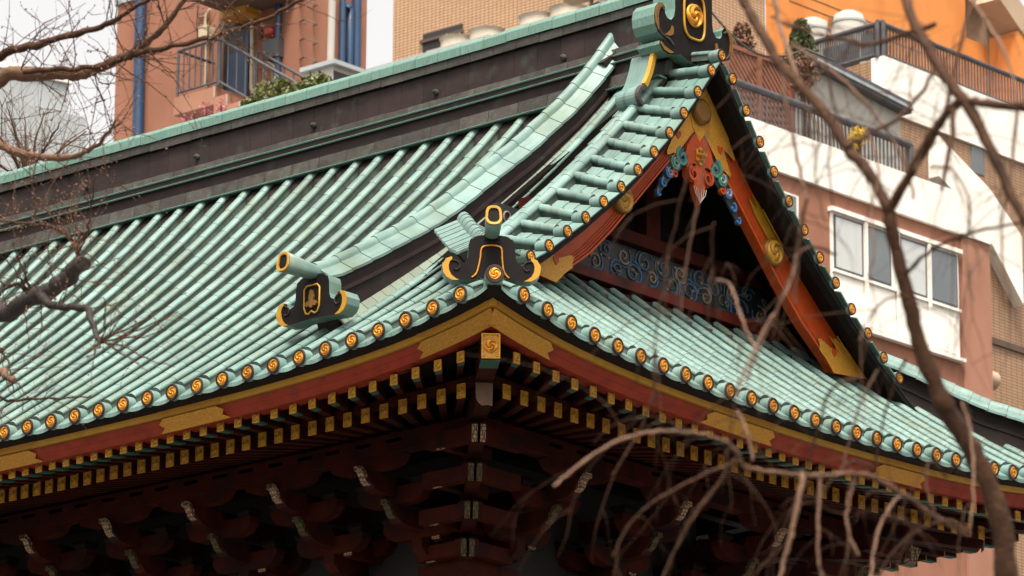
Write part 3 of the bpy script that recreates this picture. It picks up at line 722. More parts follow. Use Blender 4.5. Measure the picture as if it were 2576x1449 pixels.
# apex crown plate, big roundel and pendant
MP = M_gable(XG+.01)
m = MB(); m.prism(mirror([(0,3.15),(.10,3.05),(.16,2.85),(.10,2.62),(0,2.50)]), -.032, .0); crown = m.build('gilded_crown_plate', 'gold_relief', hall, TO @ MP)
m = MB(); m.tube([(0,-.033,2.78),(0,-.075,2.78),(0,-.09,2.78)], [.125,.12,.09], 28); m.build('gilded_boss','gold_deep', crown, TO @ MP)
pend = mirror([(0,2.62),(.10,2.53),(.17,2.44),(.20,2.34),(.165,2.27),(.185,2.22),(.18,2.14),(.13,2.09),(.085,2.10),(.075,2.04),(.04,1.97),(0,1.90)])
m = MB(); m.prism(pend, -.03, .03); pd = m.build('gable_pendant', 'vermilion', hall, TO @ MP)
for sg in (-1,1):
    m = MB(); m.prism(scroll_poly(sg*.105, 2.17, .088, 1.3, -sg, .030, start=1.2 if sg>0 else math.pi-1.2), -.052, -.031); m.build('pendant_scroll','vermilion', pd, TO @ MP)
    m = MB(); m.prism(scroll_poly(sg*.105, 2.17, .10, .75, -sg, .014, start=1.9 if sg>0 else math.pi-1.9), -.050, -.031); m.build('pendant_scroll','black_lacquer', pd, TO @ MP)
    for cx, cz, r0, tn, mt, st in ((.235,2.30,.11,1.2,'scroll_teal',1.2),(.235,2.30,.075,1.0,'scroll_sky',1.6),(.33,2.22,.085,1.1,'scroll_teal',.8),(.33,2.22,.055,.9,'scroll_white',1.2),(.42,2.11,.07,1.1,'scroll_blue',.9),(.42,2.11,.046,.9,'scroll_white',1.3),(.34,2.12,.05,1.1,'vermilion',.9),(.50,1.99,.058,.9,'scroll_blue',1.4),(.57,1.88,.045,.8,'scroll_blue',1.2)):
        zoff = -.03 if mt != 'scroll_white' else -.04
        m = MB(); m.prism(scroll_poly(sg*cx, cz, r0, tn, -sg, r0*.42 if mt!='scroll_white' else r0*.16, start=st if sg>0 else math.pi-st), zoff, .01); m.build('painted_scroll', mt, pd, TO @ MP)
    m = MB(); m.prism([(sg*a,b) for a,b in [(.14,2.44),(.28,2.36),(.42,2.20),(.55,2.0),(.62,1.86),(.59,1.84),(.50,1.94),(.37,2.08),(.22,2.20)]], -.008, .012); m.build('pendant_backing','frieze_navy', pd, TO @ MP)
    for i, w in enumerate((.02,.055,.09)):
        m = MB(); m.tube([(sg*w*.2,-.035,1.92+.01*i),(sg*w*.8,-.036,1.98+.01*i),(sg*w,-.034,2.05+.005*i)], .0035, 5); m.build('pendant_leaf_line','scroll_white', pd, TO @ MP)
hx = [(.075*math.cos(math.pi/6+i*math.pi/3),2.36+.09*math.sin(math.pi/6+i*math.pi/3)) for i in range(6)]
m = MB(); m.prism(hx, -.045, -.031); ro = m.build('gilded_rosette','gold', pd, TO @ MP)
for i in range(6):
    a = i*math.pi/3; m = MB(); m.tube([(.045*math.cos(a),-.046,2.36+.055*math.sin(a)),(.045*math.cos(a),-.056,2.36+.055*math.sin(a))],[.02,.012],10); m.build('petal','gold_deep', pd, TO @ MP)
m = MB(); m.tube([(0,-.046,2.36),(0,-.085,2.36),(0,-.11,2.355)],[.026,.022,.012],10); m.build('rosette_knob','gold', pd, TO @ MP)
# gable wall, cross beam, frieze
XW = -2.06
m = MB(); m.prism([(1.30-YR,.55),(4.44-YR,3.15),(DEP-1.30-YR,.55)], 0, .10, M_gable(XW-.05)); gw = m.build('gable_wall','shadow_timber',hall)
for i in range(-9,10):
    yy = i*.26; h = 3.0-abs(yy)*.86
    if h > 1.7: m = MB(); m.box((XW-.05,YR+yy-.03,1.62),(XW-.02,YR+yy+.03,h)); m.build('lattice_bar','shadow_timber',gw)
m = MB(); m.box((XW-.04,2.35,1.235),(XW+.02,DEP-2.35,1.555)); fz = m.build('frieze_board','frieze_navy',hall)
m = MB(); m.box((XW-.04,2.3,1.13),(XW+.07,DEP-2.3,1.225)); m.build('gable_tie_beam','gable_red',gw)
m = MB(); m.box((XW-.04,2.5,.90),(XW+.04,DEP-2.5,1.09)); m.build('gable_lower_beam','red_timber',gw)
m = MB(); m.box((XW-.04,2.7,1.565),(XW+.10,DEP-2.7,1.68)); m.build('gable_upper_beam','red_timber',gw)
m = MB(); m.box((XW-.04,YR-.1,1.69),(XW+.08,YR+.1,2.7)); m.build('gable_strut','red_timber',gw)
m = MB(); m.box((XW-.04,2.35,1.226),(XW+.035,DEP-2.35,1.238)); m.build('beaded_edge','scroll_cream',gw)
rnd = random.Random(3)
for i in range(30):
    cy = 2.5 + i*.132 + rnd.uniform(-.03,.03); cz = 1.32 + (.0 if i%2 else .13) + rnd.uniform(-.02,.02); r0 = rnd.uniform(.065,.115)
    sg = 1 if i % 3 else -1
    M = M_gable(XW+.022)
    m = MB(); pts = []
    for q in range(20):
        t = q/19; a = rnd.random()*.02 + i + sg*t*7.6; r = r0*(1-.78*t); pts.append((cy-YR+r*math.cos(a), -.004-.002*(i%3), max(1.25,min(1.545,cz+r*math.sin(a)*.95))))
    m.tube(pts, [.013*(1-.35*q/19) for q in range(20)], 5); m.build('cloud_scroll', ['scroll_cream','scroll_sky','scroll_sky'][i%3], fz, TO @ M)
    m = MB(); a0 = rnd.uniform(0,6); pts = [(cy-YR+r0*1.25*math.cos(a0+t*.35), -.003, max(1.25,min(1.54,cz+r0*1.25*math.sin(a0+t*.35)))) for t in range(9)]
    m.tube(pts, .008, 5); m.build('cloud_tail', ['scroll_sky','scroll_blue'][i%2], fz, TO @ M)
    for q in range(2):
        m = MB(); px, pz = cy-YR+rnd.uniform(-.08,.08), cz+rnd.uniform(-.08,.08); pz = max(1.26,min(1.53,pz))
        m.tube([(px,-.002,pz),(px,-.012,pz)],[.016,.01],8); m.build('cloud_bud','scroll_cream', fz, TO @ M)
# flashing where the skirt meets the gable
m = MB(); m.box((-1.95,1.75,.86),(-1.80,DEP-1.75,.93)); m.build('gable_flashing','copper_worn',gw)

# ------------------------------------------------------------------ eaves: fascias, boards, rafters on front, side and rear
def eave_line(side, u, s):
    """point on the eave at distance u from the near corner, s inward"""
    if side == 'front': return Vector((-u, s, 0))
    if side == 'side': return Vector((-s, u, 0))
    return Vector((-u, DEP-s, 0))
def eave_len(side): return -XL if side != 'side' else DEP
def elift(side, u): return lift(min(u, eave_len(side)-u))
def fascia(side, prof, name, mats, u0=None, u1=None, parent=None, mitre=True, du=.25, push=0):
    """prof: [(s, z)] closed section"""
    L = eave_len(side); lo = 0 if u0 is None else u0; hi = L if u1 is None else u1
    if side != 'side' and u1 is None: hi = min(hi, 12.2)
    n = max(2, int((hi-lo)/du)); m = MB(); k = len(prof)
    for i in range(n+1):
        u = lo+(hi-lo)*i/n
        for s, z in prof:
            uu = u
            if u0 is None and i == 0: uu = s
            if u1 is None and i == n and side == 'side': uu = L-s
            p = eave_line(side, uu, s); m.v.append(Vector((p.x, p.y, z + elift(side, max(uu, .0)))))
    for i in range(n):
        for j in range(k): m.f.append([i*k+j, i*k+(j+1)%k, (i+1)*k+(j+1)%k, (i+1)*k+j]); m.m.append(0); m.sm.append(False)
    for e in (0, n): m.f.append([e*k+j for j in range(k)]); m.m.append(0); m.sm.append(False)
    if side == 'front': m.f = [f[::-1] for f in m.f]
    return m.build(name, mats, parent or hall)
def relief_mat():
    m = bpy.data.materials.new('gold_waves'); m.use_nodes = True; nt = m.node_tree; N = nt.nodes; L = nt.links; b = N['Principled BSDF']
    b.inputs['Metallic'].default_value = .4; b.inputs['Roughness'].default_value = .42
    g = N.new('ShaderNodeNewGeometry'); sp = N.new('ShaderNodeSeparateXYZ'); L.new(g.outputs['Position'], sp.inputs[0])
    ad = N.new('ShaderNodeMath'); ad.operation = 'SUBTRACT'; L.new(sp.outputs['Y'], ad.inputs[0]); L.new(sp.outputs['X'], ad.inputs[1])
    cb = N.new('ShaderNodeCombineXYZ'); L.new(ad.outputs[0], cb.inputs[0]); L.new(sp.outputs['Z'], cb.inputs[1])
    v = N.new('ShaderNodeTexVoronoi'); v.inputs['Scale'].default_value = 38; v.inputs['Randomness'].default_value = .15; L.new(cb.outputs[0], v.inputs['Vector'])
    sn = N.new('ShaderNodeMath'); sn.operation = 'SINE'; ml = N.new('ShaderNodeMath'); ml.operation = 'MULTIPLY'; ml.inputs[1].default_value = 22; L.new(v.outputs['Distance'], ml.inputs[0]); L.new(ml.outputs[0], sn.inputs[0])
    mr = N.new('ShaderNodeMapRange'); mr.inputs[1].default_value = -1; L.new(sn.outputs[0], mr.inputs[0])
    mx = N.new('ShaderNodeMix'); mx.data_type = 'RGBA'; L.new(mr.outputs[0], mx.inputs['Factor']); mx.inputs['A'].default_value = (.22,.09,.01,1); mx.inputs['B'].default_value = (.82,.40,.04,1); L.new(mx.outputs['Result'], b.inputs['Base Color'])
    bp = N.new('ShaderNodeBump'); bp.inputs['Strength'].default_value = .6; bp.inputs['Distance'].default_value = .01; L.new(mr.outputs[0], bp.inputs['Height']); L.new(bp.outputs[0], b.inputs['Normal'])
    MAT['gold_waves'] = m
relief_mat()
def hex_mat(name, c, line):
    m = bpy.data.materials.new(name); m.use_nodes = True; nt = m.node_tree; N = nt.nodes; L = nt.links; b = N['Principled BSDF']; b.inputs['Roughness'].default_value = .6; b.inputs['Specular IOR Level'].default_value = .2
    g = N.new('ShaderNodeNewGeometry'); v = N.new('ShaderNodeTexVoronoi'); v.feature = 'DISTANCE_TO_EDGE'; v.inputs['Scale'].default_value = 30; v.inputs['Randomness'].default_value = .35; L.new(g.outputs['Position'], v.inputs['Vector'])
    mr = N.new('ShaderNodeMapRange'); mr.inputs[1].default_value = .06; mr.inputs[2].default_value = .14; L.new(v.outputs['Distance'], mr.inputs[0])
    mx = N.new('ShaderNodeMix'); mx.data_type = 'RGBA'; L.new(mr.outputs[0], mx.inputs['Factor']); mx.inputs['A'].default_value = (*line,1); mx.inputs['B'].default_value = (*c,1); L.new(mx.outputs['Result'], b.inputs['Base Color']); MAT[name] = m
hex_mat('pale_carving', (.33,.22,.14), (.05,.028,.018)); hex_mat('olive_carving', (.075,.060,.026), (.02,.014,.008))
FAN = 4.4
def up_z(u): return -.66 + .27*math.exp(-max(u,0)/1.25)
def lo_z(u): return -.70 + .14*math.exp(-max(u,0)/1.25)
crest_small = crest_mesh(.030, 'plate_crest', 'gold_strip', .012)
plates = {}
def plate_mesh(w, h, nm):
    m = MB(); m.box((-w/2,-.008,-h/2),(w/2,.0,h/2)); b = .006
    for a, c in (((-w/2,-h/2),(w/2,-h/2+b)),((-w/2,h/2-b),(w/2,h/2)),((-w/2,-h/2+b),(-w/2+b,h/2-b)),((w/2-b,-h/2+b),(w/2,h/2-b))):
        m.box((a[0],-.013,a[1]),(c[0],-.009,c[1]))
    return m.mesh(nm, 'gold_relief')
me_up = plate_mesh(.074,.092,'rafter_plate'); me_lo = plate_mesh(.088,.122,'rafter_plate')
def rafters(side, s, zfun, step, u0, u1, w, h, length, rise, name, me_pl, detail=True):
    L = eave_len(side); us = []; u = u0
    while u < u1:
        us.append(u); uu = min(u, L-u) ; u += step(uu)
    for u in us:
        uu = min(u, L-u); p = eave_line(side, u, s); p.z = zfun(uu)
        # fan direction
        if side == 'front': c = Vector((-FAN, FAN, 0)) if u < FAN else Vector((-u, FAN, 0)); out = Vector((0,-1,0))
        elif side == 'rear': c = Vector((-FAN, DEP-FAN, 0)) if u < FAN else Vector((-u, DEP-FAN, 0)); out = Vector((0,1,0))
        else:
            c = Vector((-FAN, FAN, 0)) if u < YR-.3 else (Vector((-FAN, DEP-FAN, 0)) if u > YR+.3 else Vector((-FAN, u, 0))); out = Vector((1,0,0))
        d = (Vector((c.x,c.y,0)) - Vector((p.x,p.y,0))).normalized()
        inw = -d.dot(out); dl = length/max(.35, inw); dv = d*dl; dv.z = rise*length
        X = Vector((-out.y, out.x, 0)); Y = -out; Z = Vector((0,0,1))
        if (X.cross(Y)).dot(Z) < 0: X = -X
        # skewed box so that the end stays parallel with the eave
        M = Matrix(((X.x, dv.x, Z.x, p.x),(X.y, dv.y, Z.y, p.y),(X.z, dv.z, Z.z, p.z),(0,0,0,1)))
        m = MB(); m.add([(-w/2,0,-h/2),(w/2,0,-h/2),(w/2,1,-h/2),(-w/2,1,-h/2),(-w/2,0,h/2),(w/2,0,h/2),(w/2,1,h/2),(-w/2,1,h/2)],
            [(0,3,2,1),(4,5,6,7),(1,2,6,5),(2,3,7,6),(3,0,4,7),(0,1,5,4)], 0, False, M)
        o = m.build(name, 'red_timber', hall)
        if detail:
            a = .18; m2 = MB(); t = .16/dl
            m2.add([(-w/2-.001,0,-h/2-.002),(w/2+.001,0,-h/2-.002),(w/2+.001,t,-h/2-.002),(-w/2-.001,t,-h/2-.002),(-w/2-.001,0,-h/2+.012),(w/2+.001,0,-h/2+.012),(w/2+.001,t,-h/2+.012),(-w/2-.001,t,-h/2+.012)],
                [(0,3,2,1),(4,5,6,7),(1,2,6,5),(2,3,7,6),(3,0,4,7),(0,1,5,4)], 0, False, M); m2.build('rafter_tip_band','teal_paint', o)
        Mp = frame(p, X, Y, Z); pl = inst('rafter_plate', me_pl, o, Mp)
        place(bpy.data.objects.new('rafter_crest', crest_small), o, TO @ Mp @ Matrix.Translation((0,-.010,0)))
    return us
su = lambda u: max(.172, .25-.0165*(u-.6)); sl = lambda u: max(.155, .222-.0125*(u-.9))
for side, hi in (('front', 9.6), ('side', DEP-.6), ('rear', 4.5)):
    fascia(side, [(.03,-.455),(.05,-.475),(.14,-.487),(.30,-.43),(.30,-.33),(.12,-.40)], 'black_eave_board', 'black_lacquer')
    fascia(side, [(.145,-.489),(.155,-.537),(.26,-.541),(.26,-.489)], 'gilded_eave_strip', 'gold_strip')
    fascia(side, [(.19,-.543),(.235,-.590),(.24,-.590),(.285,-.642),(.42,-.642),(.42,-.543)], 'red_eave_board', 'red_board')
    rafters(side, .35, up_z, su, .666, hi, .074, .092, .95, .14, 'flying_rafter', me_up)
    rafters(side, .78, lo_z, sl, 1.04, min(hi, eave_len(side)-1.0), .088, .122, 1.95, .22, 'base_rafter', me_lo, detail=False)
    # soffit boards above the rafters
    L = eave_len(side); hi2 = min(L, 12.2); m = MB(); n = 40; ss = [.38,.6,.88,.92,2.0,2.9]
    for i in range(n+1):
        for s in ss:
            lo_ = s; h_ = L-s if side == 'side' else hi2
            u = lo_+(h_-lo_)*i/n; uu = min(u, L-u); p = eave_line(side, u, s)
            z = up_z(uu)+.047+.14*(s-.35) if s < .90 else lo_z(uu)+.062+.22*(s-.78)
            m.v.append(Vector((p.x,p.y,z+.01)))
    k = len(ss)
    for i in range(n):
        for j in range(k-1): m.f.append([i*k+j,i*k+j+1,(i+1)*k+j+1,(i+1)*k+j]); m.m.append(0); m.sm.append(False)
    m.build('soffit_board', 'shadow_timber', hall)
    fascia_l = [(1.02,-.515),(1.02,-.45),(1.14,-.45),(1.14,-.515)]
    m = MB(); fr = []
    for i in range(31):
        h_ = L-.86 if side == 'side' else hi2; u = .86+(h_-.86)*i/30; p = eave_line(side,u,.86); p.z = lo_z(min(u,L-u)); fr.append((p, (eave_line(side,u,2)-eave_line(side,u,1)), Vector((0,0,1))))
    m.sweep([(-.05,.064),(-.05,.12),(.07,.13),(.07,.064)], fr, 0, close=True); m.build('rafter_bearer','red_timber',hall)
    # outer purlins carried by the brackets
    for s, dz, w, h, mt in ((1.72,-.02,.15,.16,'red_timber'),(2.05,.02,.12,.14,'red_timber'),(2.45,.0,.14,.2,'shadow_timber')):
        m = MB(); fr = []
        for i in range(21):
            h_ = L-s if side == 'side' else hi2; u = s+(h_-s)*i/20; p = eave_line(side,u,s); p.z = -.66+dz+.10*math.exp(-min(u,L-u)/1.5)+.2*(s-1.72); fr.append((p, eave_line(side,u,2)-eave_line(side,u,1), Vector((0,0,1))))
        m.sweep([(-w/2,-h/2),(-w/2,h/2),(w/2,h/2),(w/2,-h/2)], fr, 0, close=True); m.build('eave_purlin', mt, hall)
# gilded clasps along the fascia
def clasp(side, u0, u1, parent=None):
    m = MB(); nu, ns = 14, 6; prof = [(.187,-.545),(.232,-.591),(.237,-.591),(.281,-.644)]
    for j in range(ns+1):
        q = j/ns; s = prof[0][0]+(prof[3][0]-prof[0][0])*q - .012; z = prof[0][1]+(prof[3][1]-prof[0][1])*q
        e = .03*math.cos(q*math.pi*3)+.02*math.cos(q*math.pi)
        a, b = u0+e*(u0>.5), u1-e
        for i in range(nu+1):
            u = a+(b-a)*i/nu; p = eave_line(side,max(u,s),s); m.v.append(Vector((p.x,p.y,z+elift(side,max(u,s)))))
    for j in range(ns):
        for i in range(nu):
            f = [j*(nu+1)+i, j*(nu+1)+i+1, (j+1)*(nu+1)+i+1, (j+1)*(nu+1)+i]; m.f.append(f); m.m.append(0); m.sm.append(False)
    m.build('gilded_clasp','gold_relief',hall)
    m = MB(); ns = 3
    for j in range(ns+1):
        q = j/ns; s = .141+.010*q; z = -.487-.050*q; e = .04*q
        for i in range(nu+1):
            u = (u0-.05*(u0>.5)+e*(u0>.5))+((u1-.02-e)-(u0-.05*(u0>.5)+e*(u0>.5)))*i/nu+.0; p = eave_line(side,max(u,s),s); m.v.append(Vector((p.x,p.y,z+elift(side,max(u,s)))))
    for j in range(ns):
        for i in range(nu):
            f = [j*(nu+1)+i, j*(nu+1)+i+1, (j+1)*(nu+1)+i+1, (j+1)*(nu+1)+i]; m.f.append(f); m.m.append(0); m.sm.append(False)
    m.build('wave_pattern_clasp','gold_waves',hall)
for a, b in ((.2,1.0),(3.25,3.98),(5.55,6.2),(7.9,8.6)): clasp('front', a, b)
for a, b in ((.2,.95),(3.0,3.9),(5.4,6.1)): clasp('side', a, b)
# hip rafters at the near and the rear corner
def hip(sy):
    f = lambda u, z: Vector((-u, u if sy > 0 else DEP-u, z))
    o_ = (Vector((1,-1,0)) if sy > 0 else Vector((1,1,0))).normalized()
    m = MB(); m.beam(f(.33,-.475), f(1.5,-.43), .15, .215); hr = m.build('upper_hip_rafter','red_timber',hall)
    m = MB(); m.beam(f(.34,-.588), f(.52,-.581), .152, .012); m.build('rafter_tip_band','teal_paint',hr)
    Y = -o_; X = Y.cross(Vector((0,0,1))).normalized(); M = frame(f(.325,-.475), X, Y, Vector((0,0,1)))
    mm = MB(); mm.box((-.076,-.012,-.105),(.076,0,.105)); b = .012
    for a, c in (((-.076,-.105),(.076,-.105+b)),((-.076,.105-b),(.076,.105)),((-.076,-.105+b),(-.076+b,.105-b)),((.076-b,-.105+b),(.076,.105-b))): mm.box((a[0],-.02,a[1]),(c[0],-.0125,c[1]))
    pl = mm.build('hip_rafter_plate','gold_relief',hr, TO @ M)
    place(bpy.data.objects.new('rafter_crest', crest_mesh(.056,'hip_crest','gold',.018)), hr, TO @ M @ Matrix.Translation((0,-.013,0)))
    for a_ in (-.055,.055):
        for c_ in (-.085,.085): q = MB(); q.tube([(a_,-.013,c_),(a_,-.019,c_)],[.006,.004],8); q.build('plate_nail','gold_deep',hr, TO @ M)
    m = MB(); m.beam(f(.92,-.66), f(3.2,-.30), .135, .20); hr2 = m.build('lower_hip_rafter','red_timber',hall)
    M2 = frame(f(.905,-.663), X, Y, Vector((0,0,1)))
    mm = MB(); mm.prism([(-.072,.10),(.072,.10),(.07,-.10),(.03,-.092),(-.02,-.098),(-.055,-.06),(-.066,-.03)], -.012, 0); mm.build('leather_end_cap','leather_cap',hr2, TO @ M2)
hip(1); hip(-1)

# ------------------------------------------------------------------ brackets and body below the eaves
def bracket(side, u, detail=True):
    out = {'front': Vector((0,-1,0)), 'side': Vector((1,0,0)), 'rear': Vector((0,1,0))}[side]
    X = Vector((-out.y, out.x, 0)); WALLS = 2.75
    p0 = eave_line(side, u, WALLS)
    M = frame(Vector((p0.x,p0.y,0)), X, -out, Vector((0,0,1)))           # local -Y outward
    root = None
    m = MB(); m.add([(-.13,-.13,-1.78),(.13,-.13,-1.78),(.13,.13,-1.78),(-.13,.13,-1.78),(-.18,-.18,-1.62),(.18,-.18,-1.62),(.18,.18,-1.62),(-.18,.18,-1.62)],[(0,3,2,1),(4,5,6,7),(0,1,5,4),(1,2,6,5),(2,3,7,6),(3,0,4,7)])
    m.box((-.18,-.18,-1.62),(.18,.18,-1.52)); root = m.build('bracket_set','red_timber',hall, TO @ M)
    for st in range(3):
        z = -1.50+.235*st; yo = -.34*(st+1)
        # projecting arm with rounded under-edge
        prof = [(.15,z+.17),(yo-.06,z+.17),(yo-.06,z+.09),(yo+.02,z+.02),(yo+.12,z),(.15,z)]
        m = MB(); m.add([(-.06,a,b) for a,b in prof]+[(.06,a,b) for a,b in prof],[(0,1,2,3,4,5)[::-1],(6,7,8,9,10,11)]+[(i,(i+1)%6,(i+1)%6+6,i+6) for i in range(6)]); m.build('bracket_arm','red_timber',root, TO @ M)
        # cross arm carried at its end, boat-shaped
        L = .40 if st < 2 else .44; zc = z+.17
        for yy in ((yo,) if st else (yo, 0.0)):
            pr = [(-L,zc+.16),(-L,zc+.10),(-L+.06,zc+.03),(-L+.16,zc),(L-.16,zc),(L-.06,zc+.03),(L,zc+.10),(L,zc+.16)]
            m = MB(); m.prism(pr, yy-.055, yy+.055); m.build('cross_arm','red_timber',root, TO @ M)
            for xx in (-L+.08,0,L-.08):
                m = MB(); m.add([(xx-.06,yy-.06,zc+.162),(xx+.06,yy-.06,zc+.162),(xx+.06,yy+.06,zc+.162),(xx-.06,yy+.06,zc+.162),(xx-.085,yy-.085,zc+.20),(xx+.085,yy-.085,zc+.20),(xx+.085,yy+.085,zc+.20),(xx-.085,yy+.085,zc+.20),(xx-.085,yy-.085,zc+.232),(xx+.085,yy-.085,zc+.232),(xx+.085,yy+.085,zc+.232),(xx-.085,yy+.085,zc+.232)],
                    [(0,3,2,1),(0,1,5,4),(1,2,6,5),(2,3,7,6),(3,0,4,7),(4,5,9,8),(5,6,10,9),(6,7,11,10),(7,4,8,11),(8,9,10,11)]); m.build('bearing_block','shadow_timber',root, TO @ M)
        # carved nose
        nz = z + .10; y0 = yo-.06
        if st == 0: continue
        cl = catmull2([(-.10,.06),(-.065,.055),(-.04,.02),(-.01,-.025),(.025,-.045),(.05,-.05)], 3); fr = []
        for i_, (a_, b_) in enumerate(cl):
            a2, b2 = cl[min(i_+1,len(cl)-1)]; a1, b1 = cl[max(i_-1,0)]; t_ = Vector((0,a2-a1,b2-b1)).normalized(); fr.append((Vector((0,y0+a_,nz+b_)), Vector((1,0,0)), Vector((0,-t_.z,t_.y))))
        m = MB(); m.sweep([(-.036,0),(.036,0),(.036,.04),(-.036,.04)], fr, 0, close=True)
        m.build('carved_nose', 'pale_carving' if st == 2 else 'olive_carving', root, TO @ M)
    m = MB(); m.box((.145,-.364,-1.355),(.235,-.35,-1.265)); m.build('pale_end_plate','pale_carving',root, TO @ M)
    m = MB(); m.box((.15,-.349,-1.37),(.23,.05,-1.25)); m.build('bracket_arm','red_timber',root, TO @ M)
    return root
for i in range(7): bracket('front', 2.95+1.05*i)
for i in range(3): bracket('side', 3.05+1.39*i)
# corner bracket: arms on the diagonal with stacked pale ends
def corner_bracket(sy):
    f = lambda a, b, z: Vector((-a, b if sy > 0 else DEP-b, z))
    m = MB(); c0 = f(2.75,2.75,0); m.box(c0+Vector((-.2,-.2,-1.78)), c0+Vector((.2,.2,-1.52))); root = m.build('corner_bracket_set','red_timber',hall)
    for st in range(4):
        z = -1.46+.22*st; u = 2.75-.34*(st+.8)
        m = MB(); m.beam(f(2.8,2.8,z), f(u,u,z), .12, .16); m.build('bracket_arm','red_timber',root)
        for a, b, nx in ((u+.0,2.85,0),(2.85,u,1)):
            m = MB(); m.beam(f(u+.55,u,z+.0) if nx == 0 else f(u,u+.55,z), f(u-.1,u,z) if nx == 0 else f(u,u-.1,z), .10, .13); m.build('bracket_arm','red_timber',root)
        # pale end faces on the arms that run out to the front
        M = frame(f(u+.41,u,z-.02), Vector((1,0,0)), Vector((0,1 if sy>0 else -1,0)), Vector((0,0,1)))
        m = MB(); m.beam(f(u+.41,u+.001,z-.02), f(u+.41,u+.6,z-.02), .085, .10); m.build('bracket_arm','red_timber',root)
        m = MB(); m.box((-.048,-.014,-.055),(.048,0,.055)); m.build('pale_end_plate','pale_carving',root, TO @ M)
        dv = Vector((1,-1 if sy>0 else 1,0)).normalized()
        for off in (-.035,.035):
            lat = Vector((dv.y,-dv.x,0)); p = f(u-.05,u-.05,z)+lat*off
            m = MB(); m.beam(p, p+dv*.10+Vector((0,0,-.04)), .045, .15); m.build('carved_nose','pale_carving' if st == 3 else 'olive_carving',root)
corner_bracket(1); corner_bracket(-1)
# walls, head beams and posts down to the podium
W = 2.75; zb = -O.z + 5.2
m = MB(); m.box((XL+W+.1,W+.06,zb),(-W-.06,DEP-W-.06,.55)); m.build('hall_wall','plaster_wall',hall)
for nm, z0, z1, pr in (('head_beam',-1.98,-1.80,.16),('lower_beam',-2.55,-2.35,.12)):
    for a, b in (((XL+W,W-pr,z0),(-W+pr,W+.05,z1)),((-W-.05,W+.051,z0+.002),(-W+pr,DEP-W-.051,z1-.002)),((XL+W,DEP-W-.05,z0),(-W+pr,DEP-W+pr,z1))):
        m = MB(); m.box(a,b); m.build(nm,'red_timber',hall)
for i in range(8):
    for yy in (W, DEP-W):
        x = -W - i*1.4
        m = MB(); m.tube([(x,yy,zb),(x,yy,-1.80)], .17, 16); po = m.build('post','red_timber',hall)
        if yy == W:
            m = MB(); m.tube([(x,yy,-2.33),(x,yy,-2.0)], .174, 16); m.build('patterned_post_head','scroll_cream',po)
            for k_ in (-1,1):
                m = MB(); m.tube([(x+k_*.22,yy-.17,-1.93),(x+k_*.32,yy-.18,-1.87),(x+k_*.42,yy-.17,-1.90)],[.012,.02,.008],6); m.build('gilded_fitting','gold',po)
m = MB(); m.box((XL+1.2,1.0,-O.z),(-1.0,DEP-1.0,zb)); m.build('stone_podium','stone',hall)
# ------------------------------------------------------------------ buildings behind the hall
mat('terracotta', (.235,.098,.058), (.27,.115,.068), rough=.85, scale=1.2, stretch=(1.6,1.6,.22), vary=.0, bump=.25, bscale=25, dark=(.19,.078,.046), darks=.5, darkt=(.5,.8))
mat('terracotta_pale', (.29,.135,.085), (.33,.155,.10), rough=.85, scale=1.2, stretch=(1.6,1.6,.22), vary=.0, bump=.25, bscale=25, dark=(.24,.11,.07), darks=.5, darkt=(.5,.8))
mat('blue_paint', (.012,.035,.085), (.015,.045,.105), rough=.4, scale=3)
mat('door_blue', (.010,.030,.075), (.013,.038,.09), rough=.4, scale=3)
mat('grey_metal', (.045,.045,.052), (.065,.065,.072), rough=.45, scale=4)
mat('dark_opening', (.014,.012,.012), (.02,.018,.017), rough=.5, scale=2)
mat('white_paint', (.72,.69,.63), (.78,.75,.69), rough=.7, scale=1.2, dark=(.60,.57,.51), darks=.6, darkt=(.55,.85))
mat('cream_render', (.36,.34,.30), (.40,.38,.34), rough=.85, scale=1.0, stretch=(1.6,1.6,.22), vary=.0, dark=(.29,.27,.235), darks=.7, darkt=(.5,.8))
mat('grey_concrete', (.30,.325,.335), (.33,.355,.365), rough=.85, scale=.5, dark=(.27,.29,.30), darks=.3, darkt=(.5,.8))
mat('ac_shell', (.33,.29,.235), (.39,.345,.28), rough=.6, scale=3, dark=(.24,.20,.15), darks=2.5)
mat('orange_render', (.50,.17,.035), (.60,.22,.05), rough=.8, scale=.8, stretch=(1.6,1.6,.22), vary=.0, dark=(.45,.155,.038), darks=.6)
mat('beige_render', (.36,.26,.18), (.40,.29,.20), rough=.85, scale=.8)
mat('brown_band', (.075,.045,.032), (.09,.055,.04), rough=.7, scale=2)
mat('lattice_wood', (.16,.055,.028), (.20,.075,.04), rough=.7, scale=9)
mat('cream_plastic', (.40,.33,.22), (.44,.37,.25), rough=.5, scale=5)
mat('ochre_paint', (.40,.19,.02), (.44,.21,.03), rough=.5, scale=5)
mat('alarm_red', (.30,.028,.018), (.34,.034,.02), rough=.35, scale=5)
mat('glass_grey', (.10,.115,.125), (.14,.155,.165), rough=.12, scale=.6)
mat('curtain_white', (.42,.44,.44), (.47,.49,.49), rough=.6, scale=1.5, stretch=(3,3,.2))
tile_mat('tan_tiles', (.42,.255,.14), (.47,.29,.165), (.15,.088,.05), .14, .078, size=.011)
tile_mat('brown_tiles', (.30,.175,.095), (.34,.20,.115), (.085,.05,.03), .22, .075, size=.009)
GZ = -O.z
